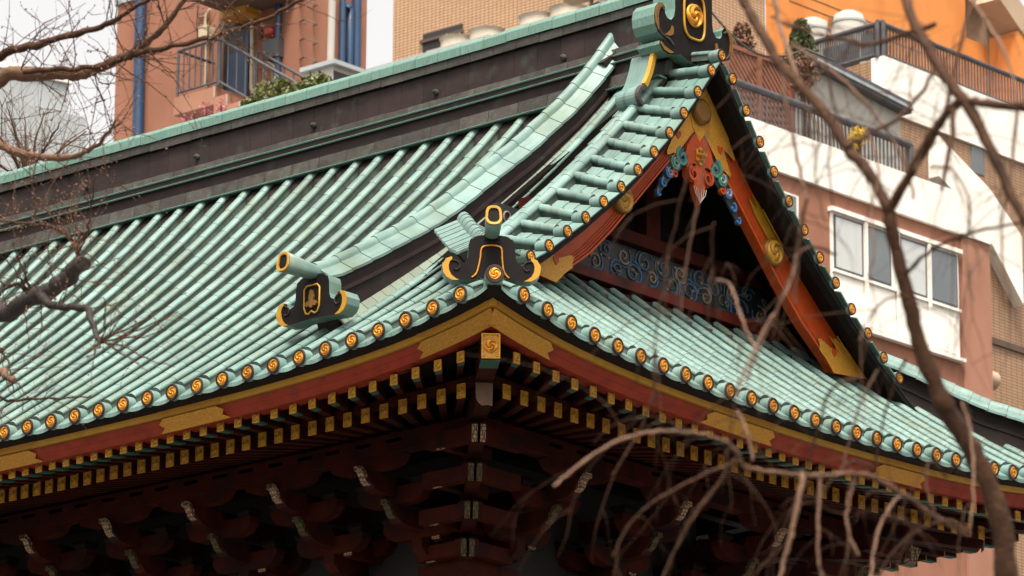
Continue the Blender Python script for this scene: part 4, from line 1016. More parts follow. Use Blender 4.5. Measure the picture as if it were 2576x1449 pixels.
class Facade:
    """vertical plane through a, direction d (horizontal unit vector); n points outward"""
    def __init__(s, a, d):
        s.a = Vector(a); s.d = Vector((d[0],d[1],0)).normalized(); s.n = Vector((s.d.y,-s.d.x,0))
        if s.n.dot(CAM-O-s.a) < 0: s.n = -s.n
    def hit(s, px, out=0.):
        r = ray(*px); o_ = CAM-O; t = ((s.a + s.n*out - o_).dot(s.n))/r.dot(s.n); p = o_ + r*t; return ((p-s.a).dot(s.d), p.z)
    def pt(s, u, z, out=0.): q = s.a + s.d*u + s.n*out; return Vector((q.x,q.y,z))
    def box(s, m, u0, u1, z0, z1, o0, o1, mi=0):
        c = [s.pt(u,z,o) for z in (z0,z1) for u,o in ((u0,o0),(u1,o0),(u1,o1),(u0,o1))]
        m.add(c, [(0,3,2,1),(4,5,6,7),(0,1,5,4),(1,2,6,5),(2,3,7,6),(3,0,4,7)], mi); return m
    def part(s, name, mats, parent, u0, u1, z0, z1, o0, o1):
        m = MB(); s.box(m, u0, u1, z0, z1, o0, o1); return m.build(name, mats, parent)
    def rect(s, name, mats, parent, tl, br, o0, o1):
        (a, b), (c_, d_) = s.hit(tl, max(o0,o1)), s.hit(br, max(o0,o1)); return s.part(name, mats, parent, a, c_, d_, b, o0, o1)
def same_z(px, z): r = ray(*px); return CAM + r*((z+O.z-CAM.z)/r.z) - O
def grounded(p): return Vector((p.x+O.x, p.y+O.y, 0))
def pipe(f, pts, r, out, name, mt, parent):
    m = MB(); q = []
    for px in pts: u, z = f.hit(px, out); q.append(f.pt(u, z, out))
    m.tube(q, r, 8); return m.build(name, mt, parent)

# --- terracotta building with the outside stair (left)
F1 = Facade((-47.1,44.04,0), (1,0,0))
u0 = F1.hit(Z1(772,600))[0]; u1 = F1.hit(Z1(2240,300))[0]; sdp = on_x(*Z1(2457,300), -47.1+u1).y - 44.04; zt = F1.hit(Z1(790,38))[1]
b1 = empty('terracotta_building', grounded(F1.pt((u0+u1)/2,0,-6)), label='terracotta rendered building with blue door, outside stair and blue drainpipes', cat='building')
F1.part('wall','terracotta',b1,u0,u1,GZ,zt,-sdp,0)
F1.part('parapet_cap','grey_concrete',b1,u0-.05,u1+.05,zt+.003,zt+.10,-sdp-.05,.06)
terr_z = F1.hit(Z1(900,1040),6)[1]
F1.part('roof_terrace','grey_concrete',b1,u0+1.5,u1+3,GZ,terr_z,.01,6)
pipe(F1,[Z1(945,-20),Z1(935,450),Z1(925,990)],.135,.16,'drainpipe','blue_paint',b1)
pipe(F1,[Z1(1867,-20),Z1(1862,560)],.075,.10,'drainpipe','blue_paint',b1)
F1s = Facade(F1.pt(u1,0,0), (0,1,0))
pipe(F1s,[Z1(2300,-20),Z1(2290,480)],.075,.10,'drainpipe','blue_paint',b1)
pipe(F1s,[Z1(2325,60),Z1(2340,38),Z1(2352,60),Z1(2343,480)],.085,.12,'drainpipe','blue_paint',b1)
pipe(F1s,[Z1(2395,-20),Z1(2388,490)],.11,.14,'drainpipe','blue_paint',b1)
pipe(F1,[Z1(2228,-20),Z1(2216,440)],.09,.10,'conduit','cream_render',b1)
for yv in (-105,5,132,258,384):
    m = MB(); q = []
    for px, o_ in ((Z1(2010,yv+14),.02),(Z1(2040,yv-2),.30),(Z1(2132,yv+28),.30),(Z1(2100,yv+40),.02)):
        u, z = F1.hit(px, o_); q.append(F1.pt(u,z,o_))
    m.tube(q,.018,6); m.build('ladder_rung','brown_band',b1)
dz0 = F1.hit(Z1(1575,640))[1]
dr = F1.rect('door','door_blue',b1,Z1(1495,118),Z1(1658,640),-.02,.05)
F1.rect('door_window','dark_opening',dr,Z1(1512,140),Z1(1640,330),.051,.056)
m = MB(); u, z = F1.hit(Z1(1648,360)); m.tube([F1.pt(u,z,.05),F1.pt(u,z,.11)],.035,8); m.build('door_knob','ac_shell',dr)
F1.rect('door_frame','brown_band',b1,Z1(1468,105),Z1(1492,660),-.01,.14)
F1.rect('door_lintel','ochre_paint',b1,Z1(1470,50),Z1(1640,78),.0,.55)
lv = F1.rect('wall_vent','brown_band',b1,Z1(1328,95),Z1(1402,172),0,.03)
for i in range(4): F1.rect('louvre','terracotta',lv,Z1(1336,104+i*17),Z1(1396,112+i*17),.031,.07)
F1.rect('cream_box','cream_plastic',b1,Z1(1330,182),Z1(1388,240),0,.25)
pipe(F1,[Z1(1408,60),Z1(1382,100),Z1(1375,180)],.035,.12,'conduit','cream_plastic',b1)
pipe(F1,[Z1(1390,240),Z1(1380,590)],.045,.10,'conduit','cream_plastic',b1)
pipe(F1,[Z1(1715,0),Z1(1688,120),Z1(1690,330),Z1(1685,590),Z1(1705,640),Z1(1750,690)],.045,.10,'conduit','cream_plastic',b1)
bell = MB(); u, z = F1.hit(Z1(1812,212),.1); bell.tube([F1.pt(u,z,0),F1.pt(u,z,.16),F1.pt(u,z,.22)],[.13,.13,.08],16); bell.build('alarm_bell','alarm_red',b1)
for yy in (212,246): F1.rect('small_socket','brown_band',b1,Z1(1735,yy-8),Z1(1752,yy+8),0,.06)
F1.rect('meter_box','grey_metal',b1,Z1(1762,275),Z1(1862,370),0,.2)
pipe(F1,[Z1(1795,372),Z1(1790,410),Z1(1835,440),Z1(1850,470)],.03,.1,'conduit','cream_plastic',b1)
# landing with stair going down to the right
LO = 1.25
ua, za = F1.hit(Z1(1165,665), LO); ub, zb_ = F1.hit(Z1(1437,583), LO); zl = (za+zb_)/2 + .02
F1.part('landing_slab','terracotta_pale',b1,ua,ub,zl-.42,zl,.003,LO)
st = [(ub+.40*i, zl-.26*(i+1)) for i in range(9)]
for (us_, zs_) in st:
    F1.part('stair_step','terracotta_pale',b1,us_,us_+.40,zs_-.45,zs_,.003,LO)
    F1.part('step_riser','cream_render',b1,us_+.001,us_+.03,zs_-.0,zs_+.255,LO+.002,LO+.02)
# upper landing underside
ux, zx = F1.hit(Z1(1340,12),LO); uy, _ = F1.hit(Z1(1720,0),LO); F1.part('upper_landing','brown_band',b1,ux,uy,zx-.05,zx+.3,.003,LO+.5)
def railing(f, pts, out, parent, hgt, nbars, mt='grey_metal', r=.035, rb=.018, bottom=True):
    """pts = [(u,z of the top rail)] ; straight segments"""
    m = MB(); m.tube([f.pt(u,z,out) for u,z in pts], r, 8); rl = m.build('handrail', mt, parent)
    if bottom: m = MB(); m.tube([f.pt(u,z-hgt,out) for u,z in pts], r*.8, 8); m.build('bottom_rail', mt, rl)
    for (ua_,za_),(ub_,zb_) in zip(pts,pts[1:]):
        for i in range(nbars+1):
            t = i/nbars; u = ua_+(ub_-ua_)*t; z = za_+(zb_-za_)*t; big = i in (0,nbars)
            m = MB(); m.tube([f.pt(u,z-hgt-(.1 if big else 0),out), f.pt(u,z,out)], r if big else rb, 6, cap=False); m.build('baluster', mt, rl)
railing(F1,[(ua+.05,zl+1.12),(ub+.05,zl+1.12)],LO-.06,b1,1.0,7)
railing(F1,[(ub+.08,zl+1.12),(ub+3.4,zl+1.12-.26/.40*3.3)],LO-.06,b1,1.0,12)
m = MB(); m.tube([F1.pt(ua+.05,zl+1.12,.05),F1.pt(ua+.05,zl+1.12,LO-.06)],.035,8); m.build('handrail','grey_metal',b1)
uq, zq = F1.hit(Z1(1722,338),.35); railing(F1,[(uq,zq),(uq+3.2,zq-.26/.40*3.2)],.35,b1,.95,11)
# pale box on the terrace
ux, zx = F1.hit(Z1(2235,436),2.2); ul, zl2 = F1.hit(Z1(2048,490),2.2)
F1.part('rooftop_box','cream_render',b1,ul,ux,terr_z,zx,.4,2.2); F1.part('rooftop_box_side','dark_opening',b1,ux+.003,ux+.02,terr_z,zx-.12,.2,2.19)
F1.part('rooftop_box_lid','grey_concrete',b1,ul-.08,ux+.12,zx+.003,zx+.10,.1,2.3)
# --- far pale grey building (left edge)
A = deep(*Z1(0,455),150); B = same_z(Z1(460,565), A.z); F2 = Facade(A, B-A)
ue = F2.hit(Z1(460,600))[0]; b2 = empty('grey_building', grounded(F2.pt(ue-10,0,-10)), label='plain pale grey building block behind bare twigs at left', cat='building')
F2.part('upper_block','grey_concrete',b2,ue-30,ue,GZ,A.z,-16,0)
uq, zq = F2.hit(Z1(580,790),.5); F2.part('lower_block','grey_concrete',b2,ue-30,uq,GZ,zq,-14,.5)
F2.part('roof_edge','white_paint',b2,ue-30,ue+.1,A.z+.003,A.z+.25,-16,.1)
# --- tan tiled building (centre)
F3 = Facade((-50.2,57.17,0),(1,0,0))
u0 = F3.hit(Z2(402,300))[0]; u1 = F3.hit(Z3(400,200))[0]; ysd = on_x(*Z3(838,200), -50.2+u1).y - 57.17; ztop = F3.hit(Z2(1000,-260))[1]
b3 = empty('tan_tile_building', grounded(F3.pt((u0+u1)/2,0,-7)), label='tall building clad in small tan tiles behind the ridge', cat='building')
F3.part('wall','tan_tiles',b3,u0,u1,GZ,ztop,-ysd,0)
wd = F3.rect('window','dark_opening',b3,Z2(603,232),Z2(868,430),-.3,.012)
ut, ztw = F3.hit(Z2(603,272)); ut2, ztw2 = F3.hit(Z2(868,190))
F3.part('window_head','brown_band',wd,ut-.05,ut2+.05,ztw+.003-.1,ztw+.08-.1,.013,.08)
ledge_z = F3.hit(Z2(640,440),2.6)[1]
F3.part('ledge','grey_concrete',b3,u0+2,u1-4,ledge_z-.5,ledge_z,.01,3.4)
def ac_unit(px0, px1, label):
    (ua_, z0_), (ub_, z1_) = F3.hit(px0, 2.4), F3.hit(px1, 2.4)
    root = empty('air_conditioner', O + F3.pt((ua_+ub_)/2, ledge_z, 1.8), label=label, cat='air conditioner', group='outdoor condenser units on the tan building ledge')
    zc = F3.hit(Z2(640,340),2.4)[1]
    F3.part('casing','ac_shell',root,ua_,ub_,ledge_z,zc,1.2,2.4)
    F3.part('base_rail','grey_concrete',root,ua_+.02,ub_-.02,ledge_z+.001,ledge_z+.12,2.403,2.45)
    for q in (.27,.74):
        c = F3.pt(ua_+(ub_-ua_)*q, zc, 1.8); r = (ub_-ua_)*.225
        m = MB(); m.tube([c+Vector((0,0,.0)),c+Vector((0,0,.08)),c+Vector((0,0,.28)),c+Vector((0,0,.34))],[r*1.08,r,r*.96,r*1.06],24); fs_ = m.build('fan_shroud','ac_shell',root)
        m = MB(); m.tube([c+Vector((0,0,.341)),c+Vector((0,0,.345))],[r*.9,r*.9],24); m.build('fan_opening','dark_opening',fs_)
        for i in range(4):
            a = i*math.pi/4; m = MB(); d_ = Vector((math.cos(a),math.sin(a),0))*r; m.tube([c-d_+Vector((0,0,.36)),c+d_+Vector((0,0,.36))],.015,5); m.build('fan_guard_bar','ac_shell',fs_)
ac_unit(Z2(625,400),Z2(1040,300),'weathered cream twin fan unit in front of the dark window')
ac_unit(Z2(1155,250),Z2(1590,150),'weathered cream twin fan unit right of the dark window, nearer the gable')
ul, zl_ = F3.hit(Z2(1735,40),3.0)
lamp = empty('roof_lamp', O + F3.pt(ul,ledge_z,3.0), label='small cream floodlight on a thin post above the ridge', cat='lamp')
m = MB(); m.tube([F3.pt(ul,ledge_z,3.0),F3.pt(ul,zl_+.25,3.0)],.05,8); m.build('post','grey_metal',lamp)
m = MB(); F3.box(m,ul-.75,ul+.28,zl_+.22,zl_+.62,2.8,3.2); m.build('lamp_head','cream_plastic',lamp)
m = MB(); F3.box(m,ul-.72,ul+.25,zl_+.25,zl_+.58,3.203,3.23); m.build('lamp_front','ochre_paint',lamp)
ul, zl_ = F3.hit(Z2(1815,45),3.0)
dome = empty('roof_dome', O + F3.pt(ul,ledge_z,3.0), label='dark rounded vent hood beside the cream floodlight', cat='vent hood')
m = MB(); m.tube([F3.pt(ul,ledge_z,3),F3.pt(ul,zl_-.1,3),F3.pt(ul,zl_+.08,3),F3.pt(ul,zl_+.16,3)],[.22,.30,.24,.08],16); m.build('hood','dark_opening',dome)
# --- terracotta building with windows and white parapet (right)
A = deep(*Z3(745,805),98); B = same_z(Z3(1800,1180), A.z); F4 = Facade(A, B-A)
ur = F4.hit(Z6(2335,800))[0]; b4 = empty('apartment_building', grounded(F4.pt(ur/2,0,-6)), label='salmon coloured apartment building with white parapet and sliding windows at right', cat='building')
zp = A.z; zw = F4.hit(Z3(1000,1187))[1]
F4.part('wall','terracotta',b4,-1.6,ur,GZ,zw,-13,0)
F4.part('parapet','white_paint',b4,-1.65,ur+.02,zw+.003,zp,-.35,.10)
F4.part('roof_slab','grey_concrete',b4,-1.6,ur,zw+.003,zp-1.0,-13,-.36)
F4.part('corner_pier','terracotta_pale',b4,ur-1.0,ur+.02,GZ,zw-.003,.001,.06)
ua_, za_ = F4.hit(Z6(1282,225),.05); ub_, zb_ = F4.hit(Z6(2132,495),.05); _, zc_ = F4.hit(Z6(1285,1010),.05); _, zm_ = F4.hit(Z6(1285,600),.05)
zt_ = (za_+zb_)/2
bay = F4.part('window_bay','white_paint',b4,ua_,ub_,zc_+.25,zt_,.002,.05)
F4.part('window_sill','white_paint',bay,ua_-.08,ub_+.08,zc_+.17,zc_+.247,.002,.16)
F4.part('window_head','white_paint',bay,ua_-.06,ub_+.06,zt_+.003,zt_+.10,.002,.14)
F4.part('middle_rail','white_paint',bay,ua_,ub_,zm_-.06,zm_,.053,.12)
w_ = ub_-ua_
for a_, b_, mt in ((.015,.235,'curtain_white'),(.265,.455,'glass_grey'),(.52,.735,'curtain_white'),(.765,.985,'glass_grey')):
    sh = F4.part('window_sash','grey_metal',bay,ua_+w_*a_,ua_+w_*b_,zm_+.02,zt_-.05,.053,.075)
    F4.part('pane',mt,bay,ua_+w_*a_+.05,ua_+w_*b_-.05,zm_+.07,zt_-.10,.077,.083)
for q in (.25,.5,.75): F4.part('mullion','white_paint',bay,ua_+w_*q-.05,ua_+w_*q+.05,zc_+.26,zt_-.01,.086,.13)
for a_, b_ in ((.02,.48),(.52,.98)): F4.part('spandrel_panel','white_paint',bay,ua_+w_*a_,ua_+w_*b_,zc_+.33,zm_-.10,.053,.07)
w2 = F4.rect('side_window','white_paint',b4,Z6(905,60),Z6(1065,300),.002,.06); F4.rect('pane','glass_grey',w2,Z6(915,75),Z6(1050,285),.062,.068)
# railing and lattice on its roof edge
ra = F4.hit(Z3(640,540),-1.2); rb_ = F4.hit(Z3(1810,985),-1.2)
zr = zp + 1.35
F4r = Facade(F4.pt(0,0,-1.2), F4.d)
railing(F4r,[(max(ra[0]-1,-1.5),zr),(rb_[0],zr)],0,b4,1.35,52,r=.09,rb=.022)
fence = empty('lattice_fence', O + F4.pt(-1.5,zp-1.0,-2.2), label='reddish brown diamond lattice fence on the roof terrace by the gable', cat='fence')
fa, fb = F4.hit(Z3(560,300),-2.2)[0], F4.hit(Z3(1000,500),-2.2)[0]; fz0, fz1 = zp-1.0, F4.hit(Z3(800,400),-2.2)[1]
m = MB(); n_ = 14
for k_ in range(-n_, n_+1):
    for dirn in (1,-1):
        a0 = fa + (fb-fa)*(k_/n_); pts = []
        h_ = fz1-fz0; p0, p1 = (a0, fz0), (a0+dirn*h_, fz1)
        if dirn < 0: p0, p1 = (a0+h_, fz0), (a0, fz1)
        lo_u, hi_u = fa, fb
        def clip(p0,p1):
            (x0,y0),(x1,y1) = p0,p1; t0,t1 = 0.,1.
            dx = x1-x0
            for lim, sgn in ((lo_u,1),(hi_u,-1)):
                q = (lim-x0)/dx
                if dx*sgn > 0: t0 = max(t0,q)
                else: t1 = min(t1,q)
            return None if t0 >= t1 else ((x0+dx*t0,y0+(y1-y0)*t0),(x0+dx*t1,y0+(y1-y0)*t1))
        c_ = clip(p0,p1)
        if c_:
            mm = MB(); o_ = -2.2 if dirn > 0 else -2.17; mm.beam(F4.pt(c_[0][0],c_[0][1],o_),F4.pt(c_[1][0],c_[1][1],o_),.075,.03,up=F4.n); mm.build('lath','lattice_wood',fence)
for uu in (fa,(fa+fb)/2,fb): F4.part('fence_post','lattice_wood',fence,uu-.07,uu+.07,fz0,fz1+.1,-2.3,-2.1)
F4.part('fence_rail','lattice_wood',fence,fa,fb,fz1,fz1+.1,-2.28,-2.12)
# --- terraced building behind it: cream wall, ledge, railed balcony, tiles
A = deep(*Z3(1170,395),104); B = same_z(Z3(1740,690), A.z); F5 = Facade(A, B-A)
ue = F5.hit(Z3(1745,800))[0]
b5 = empty('terraced_building', grounded(F5.pt(ue/2,0,-8)), label='stepped cream and brown tiled building with railed balconies', cat='building')
F5.part('cream_wall','cream_render',b5,-.1,ue,GZ,A.z-.28,-4,0)
F5.part('ledge','grey_metal',b5,-.3,ue+.1,A.z-.277,A.z,-4,.25); F5.part('ledge_lip','grey_concrete',b5,-.31,ue+.11,A.z-.20,A.z-.13,.253,.30)
A = deep(*Z3(1612,142),112); Bl = same_z(Z3(1130,285), A.z); Br = same_z(Z3(2575,530), A.z)
F6 = Facade(A, Br-A); F6l = Facade(A, Bl-A)
lenr, lenl = (Br-A).length, (Bl-A).length
ztp = F6.hit(Z3(1640,385))[1]; zt2 = F6.hit(Z3(1930,860))[1]
F6.part('white_balcony_parapet','white_paint',b5,0,lenr+6,zt2,ztp,-.3,.08)
F6.part('tile_wall','brown_tiles',b5,0,lenr+6,GZ,zt2-.003,-10,0)
F6l.part('end_tile_wall','brown_tiles',b5,0.02,lenl,GZ,ztp-.05,-.3,0)
F6.part('balcony_floor','grey_concrete',b5,.3,lenr+6,ztp-.9,ztp-.7,-10,-.31)
railing(F6,[(0,A.z),(lenr+3,A.z)],-.1,b5,A.z-ztp-.1,70,r=.07,rb=.025)
railing(F6l,[(0,A.z),(lenl,A.z)],-.1,b5,A.z-ztp-.1,30,r=.07,rb=.025)
F6l.rect('balcony_door','dark_opening',b5,Z3(1225,330),Z3(1440,430),-2.4,-2.2); F6l.rect('balcony_door','glass_grey',b5,Z3(1480,230),Z3(1590,370),-2.4,-2.2)
F6l.part('rear_wall','cream_render',b5,2.9,lenl+1,ztp-1,A.z+.4,-3.2,-2.41)
m = MB(); F6.box(m, 0,1,0,1,0,1)
ua_, za_ = F6.hit(Z3(2000,905),3); ub_, zb_ = F6.hit(Z3(2340,1260),3)
m = MB(); m.add([F6.pt(ua_,za_,3),F6.pt(ub_,zb_,3),F6.pt(ub_,zb_-1.0,3),F6.pt(ua_,za_-1.0,3),F6.pt(ua_,za_,2.7),F6.pt(ub_,zb_,2.7),F6.pt(ub_,zb_-1.0,2.7),F6.pt(ua_,za_-1.0,2.7)],[(0,1,2,3),(4,7,6,5),(0,4,5,1),(1,5,6,2),(2,6,7,3),(3,7,4,0)]); m.build('stair_parapet','white_paint',b5)
m = MB(); uc_, zc_ = F6.hit(Z6(2560,330),3); m.add([F6.pt(ub_+.01,zb_,3),F6.pt(uc_,zb_-.9,3),F6.pt(uc_,zb_-2.6,3),F6.pt(ub_+.01,zb_-1.3,3),F6.pt(ub_+.01,zb_,2.7),F6.pt(uc_,zb_-.9,2.7),F6.pt(uc_,zb_-2.6,2.7),F6.pt(ub_+.01,zb_-1.3,2.7)],[(0,1,2,3),(4,7,6,5),(0,4,5,1),(1,5,6,2),(2,6,7,3),(3,7,4,0)]); m.build('stair_parapet','white_paint',b5)
F6.part('stair_wall','brown_tiles',b5,ua_-1.5,uc_+6,GZ,zb_-1.35,.2,2.69)
F6.rect('dark_band','brown_band',b5,Z6(2345,1050),Z6(2700,1210),2.6,2.75)
ux_, zx_ = F6.hit(Z6(2400,1340),3.2); m = MB(); m.tube([F6.pt(ux_-.8,zx_,3.0),F6.pt(ux_+.1,zx_,3.0)],.22,12); m.build('vent_pipe','beige_render',b5)
F6.rect('balcony_window','glass_grey',b5,Z3(2220,960),Z3(2310,1180),-.05,.02)
# --- orange building (top right)
A6 = deep(*Z3(1000,300),122); F7 = Facade(A6, (Br-A))
uo = F7.hit(Z3(1000,100))[0]; b6 = empty('orange_building', grounded(F7.pt(15,0,-8)), label='bright orange rendered building with a square opening at the top right', cat='building')
zo = F7.hit(Z3(1600,-330))[1]
# wall built round the see-through square opening
oa, oz1 = F7.hit(Z3(2180,35)); ob, oz0 = F7.hit(Z3(2328,262)); 
zl1 = F7.hit(Z3(2255,20))[1]; zl0 = F7.hit(Z3(2255,280))[1]
F7.part('wall','orange_render',b6,uo,oa,GZ,zo,-.8,0); F7.part('wall','beige_render',b6,ob,ob+14,GZ,zo,-.8,-.002)
F7.part('wall_below_opening','orange_render',b6,oa,ob,GZ,zl0,-.8,-.001); F7.part('wall_above_opening','beige_render',b6,oa,ob,zl1,zo,-.8,-.001)
qa = F7.hit(Z3(2360,225))[1]; F7.part('low_orange_wall','orange_render',b6,ob+.05,ob+14,GZ,qa-.2,.02,1.0)
for yy in (60,130): 
    ua_, za_ = F7.hit(Z3(1330,yy),.01); F7.part('wall_joint','brown_band',b6,uo,oa-2,za_-.02,za_,.0,.012)
m = MB(); pts = [F7.pt(F7.hit(Z3(2350,-40),.6)[0],F7.hit(Z3(2350,-40),.6)[1],.6), F7.pt(F7.hit(Z3(2575,290),.6)[0],F7.hit(Z3(2575,290),.6)[1],.6)]
m.beam(pts[0],pts[1],.9,.7); m.build('sloping_canopy','beige_render',b6)
for px in (Z3(1400,190),Z3(1160,240)):
    u_, z_ = F7.hit(px,2); tk = empty('rooftop_tank', O+F7.pt(u_,zt2,2), label='rounded white rooftop tank behind the balcony railing' if px == Z3(1400,190) else 'rounded white rooftop tank next to the cypress', cat='tank')
    m = MB(); m.tube([F7.pt(u_,zt2,2),F7.pt(u_,z_+.1,2),F7.pt(u_,z_+.35,2),F7.pt(u_,z_+.45,2)],[.45,.45,.38,.2],20); m.build('tank_body','cream_render',tk)
    m = MB(); m.tube([F7.pt(u_,z_+.1,2),F7.pt(u_,z_+.16,2)],[.47,.47],20); m.build('tank_hoop','grey_concrete',tk)
# cable across the gap
m = MB(); pa_, pb_ = deep(*Z3(465,65),90), deep(*Z3(1110,330),90); q = [pa_.lerp(pb_,i/12)+Vector((0,0,-.5*math.sin(math.pi*i/12))) for i in range(13)]
m.tube([pa_+(pa_-pb_)*2]+q+[pb_+(pb_-pa_)*.3],.022,6); tag(m.build('cable','dark_opening',None), 'thin black cable strung between the buildings beside the ridge ornament', 'cable')

# ------------------------------------------------------------------ plants
mat('bark', (.040,.018,.009), (.078,.037,.019), spec=.2, rough=.75, scale=22, bump=.5, bscale=60, dark=(.02,.010,.007), darks=9)
mat('bark_lit', (.105,.052,.028), (.17,.092,.055), spec=.3, rough=.6, scale=18, bump=.4, bscale=60, dark=(.05,.026,.018), darks=8)  # same bark made paler: light on the bright boughs is put into the colour
mat('bark_dark', (.012,.007,.005), (.02,.011,.008), rough=.75, scale=20, bump=.5, bscale=60)
mat('bud', (.14,.06,.04), (.20,.09,.06), rough=.6, scale=30)
mat('leaf_green', (.055,.075,.012), (.12,.125,.018), rough=.5, scale=3, vary=.3)
mat('leaf_cypress', (.04,.065,.016), (.07,.085,.02), rough=.6, scale=3, vary=.3)
mat('leaf_brown', (.12,.05,.025), (.16,.075,.04), rough=.7, scale=3, vary=.3)
mat('petal_yellow', (.45,.28,.008), (.55,.36,.015), rough=.6, scale=5, vary=.2)
mat('petal_pink', (.33,.06,.10), (.42,.10,.14), rough=.6, scale=5, vary=.2)
def leaf_cloud(name, mt, parent, centres, n, size, seed, flat=1.0):
    rd = random.Random(seed); m = MB()
    for _ in range(n):
        c, rr = rd.choice(centres); d = Vector((rd.gauss(0,1),rd.gauss(0,1),rd.gauss(0,1)*flat)).normalized()*rr*(.35+.65*rd.random()**.5)
        p = Vector(c)+d; a = Vector((rd.gauss(0,1),rd.gauss(0,1),rd.gauss(0,1))).normalized(); b = a.cross(Vector((rd.gauss(0,1),rd.gauss(0,1),rd.gauss(0,1)))).normalized()
        s_ = size*rd.uniform(.6,1.3); k_ = len(m.v); m.v += [p-a*s_, p+b*s_*.45, p+a*s_, p-b*s_*.45]; m.f.append([k_,k_+1,k_+2,k_+3]); m.m.append(0); m.sm.append(False)
    return m.build(name, mt, parent)
def shrub(base, centres, mt, n, size, seed, name, label, cat, stem='bark', group=None):
    o = empty(name, O+base, label=label, cat=cat, group=group)
    m = MB()
    for c, r in centres: m.tube([base, base.lerp(Vector(c),.5)+Vector((.05,.03,.05)), Vector(c)], [.05,.03,.015], 6)
    m.build('trunk' if cat == 'tree' else 'stem', stem, o); leaf_cloud('crown' if cat == 'tree' else 'foliage', mt, o, centres, n, size, seed); return o
def cpt(f, px, out): u, z = f.hit(px, out); return f.pt(u, z, out)
cs = [(cpt(F1,Z1(x,y),4.5),r) for x,y,r in ((1665,735,.24),(1720,700,.26),(1770,640,.30),(1830,610,.34),(1850,660,.34),(1910,640,.32),(1970,640,.3),(2060,600,.3),(2110,575,.32),(2160,575,.26),(2195,600,.2),(2050,650,.3),(1780,720,.3),(1900,580,.16),(2140,545,.14))]
bz = cpt(F1,Z1(1900,700),4.5); bz.z = terr_z; shrub(bz, cs, 'leaf_green', 2600, .062, 5, 'evergreen_shrub', 'yellow green evergreen shrub in front of the outside stair', 'shrub')
for i,(x,y,lab) in enumerate(((1380,800,'spray of pink blossom twigs under the stair landing'),(1480,780,'spray of pink blossom twigs at the foot of the stair'),(1250,860,'low spray of pink blossom nearest the blue drainpipe'))):
    c0 = cpt(F1,Z1(x,y),5); b0 = c0.copy(); b0.z = terr_z
    shrub(b0,[(c0+Vector((0,0,dz)),.16) for dz in (-.5,-.3,-.1,.1,.25)],'petal_pink',160,.035,20+i,'blossom_plant',lab,'plant')
c0 = [cpt(F4,Z3(1085-abs(y-330)*.05,y),-2.6) for y in (180,230,280,330,380,430,480)]
bz = c0[-1].copy(); bz.z = zp-1.0
shrub(bz,[(p,.18+.055*i) for i,p in enumerate(c0)],'leaf_cypress',2600,.07,8,'cypress_tree','slender green cypress standing beside the lattice fence','tree')
c0 = [cpt(F4,Z3(x,y),-3.2) for x,y in ((685,210),(680,260),(690,310),(670,350))]; bz = c0[-1].copy(); bz.z = zp-1.0
shrub(bz,[(p,.22+.04*i) for i,p in enumerate(c0)],'leaf_brown',900,.06,9,'withered_conifer','small rusty brown conifer above the lattice fence','tree')
c0 = [cpt(F4,Z3(x,y),-.7) for x,y in ((1410,960),(1450,900),(1480,940),(1430,1010),(1470,880))]; bz = c0[0].copy(); bz.z = zp-1.0
shrub(bz,[(p,.17) for p in c0],'petal_yellow',330,.05,10,'yellow_plant','yellow leaved plant against the balcony railing','plant')
c0 = [cpt(F4,Z3(x,y),-2.0) for x,y in ((1120,470),(1090,430),(1130,520),(1070,560))]; bz = c0[0].copy(); bz.z = zp-1.0
shrub(bz,[(p,.25) for p in c0],'leaf_brown',500,.06,12,'climbing_plant','brownish climbing plant below the slender cypress','plant')

# ------------------------------------------------------------------ bare cherry trees in the foreground
def limb(pts, d0, d1, r0, r1, wob=0.0, n=5, seed=0, knob=.12):
    """pts in photo space give the line, d0..d1 its distance from the forecourt; radii in metres"""
    rd = random.Random(seed); k = len(pts); w = [deep(px, py, d0+(d1-d0)*i/(k-1)) for i,(px,py) in enumerate(pts)]
    c = catmull(w, n); m_ = len(c); rr = [(r0+(r1-r0)*i/(m_-1))*(1+rd.uniform(-knob,knob)) for i in range(m_)]
    c = [p+Vector((rd.gauss(0,wob),rd.gauss(0,wob),rd.gauss(0,wob))) for p in c]; return c, rr
def twigs_on(m, c, rr, count, length, r, rd, droop=0., spread=1.0, sub=2, buds=None):
    for _ in range(count):
        i = rd.randrange(1, len(c)-1); p = c[i]; t = (c[i+1]-c[i-1]).normalized()
        d = (t*.7 + Vector((rd.gauss(0,1),rd.gauss(0,1),rd.gauss(.3,1)))*spread*.6).normalized(); L = length*rd.uniform(.45,1.3)
        q = [p]; dd = d.copy()
        for j in range(5):
            dd = (dd + Vector((rd.gauss(0,.16),rd.gauss(0,.16),rd.gauss(0,.16)-droop))).normalized(); q.append(q[-1]+dd*L/5)
        m.tube(q, [r*(1-.75*j/5) for j in range(6)], 4, cap=False)
        if buds is not None:
            for j in range(1,6):
                if rd.random() < .8: e = q[j]+Vector((rd.gauss(0,1),rd.gauss(0,1),rd.gauss(0,1))).normalized()*r*1.5; buds.tube([q[j],e,e+(e-q[j])*1.5],[r*.9,r*1.5,r*.4],4)
        if sub: twigs_on(m, q, None, sub, length*.45, r*.6, rd, droop, spread, 0, buds)
S_ = .5308
def T(*p): return [(x*S_, y*S_) for x, y in p]
def Q4(*p): return [Z4(*a) for a in p]
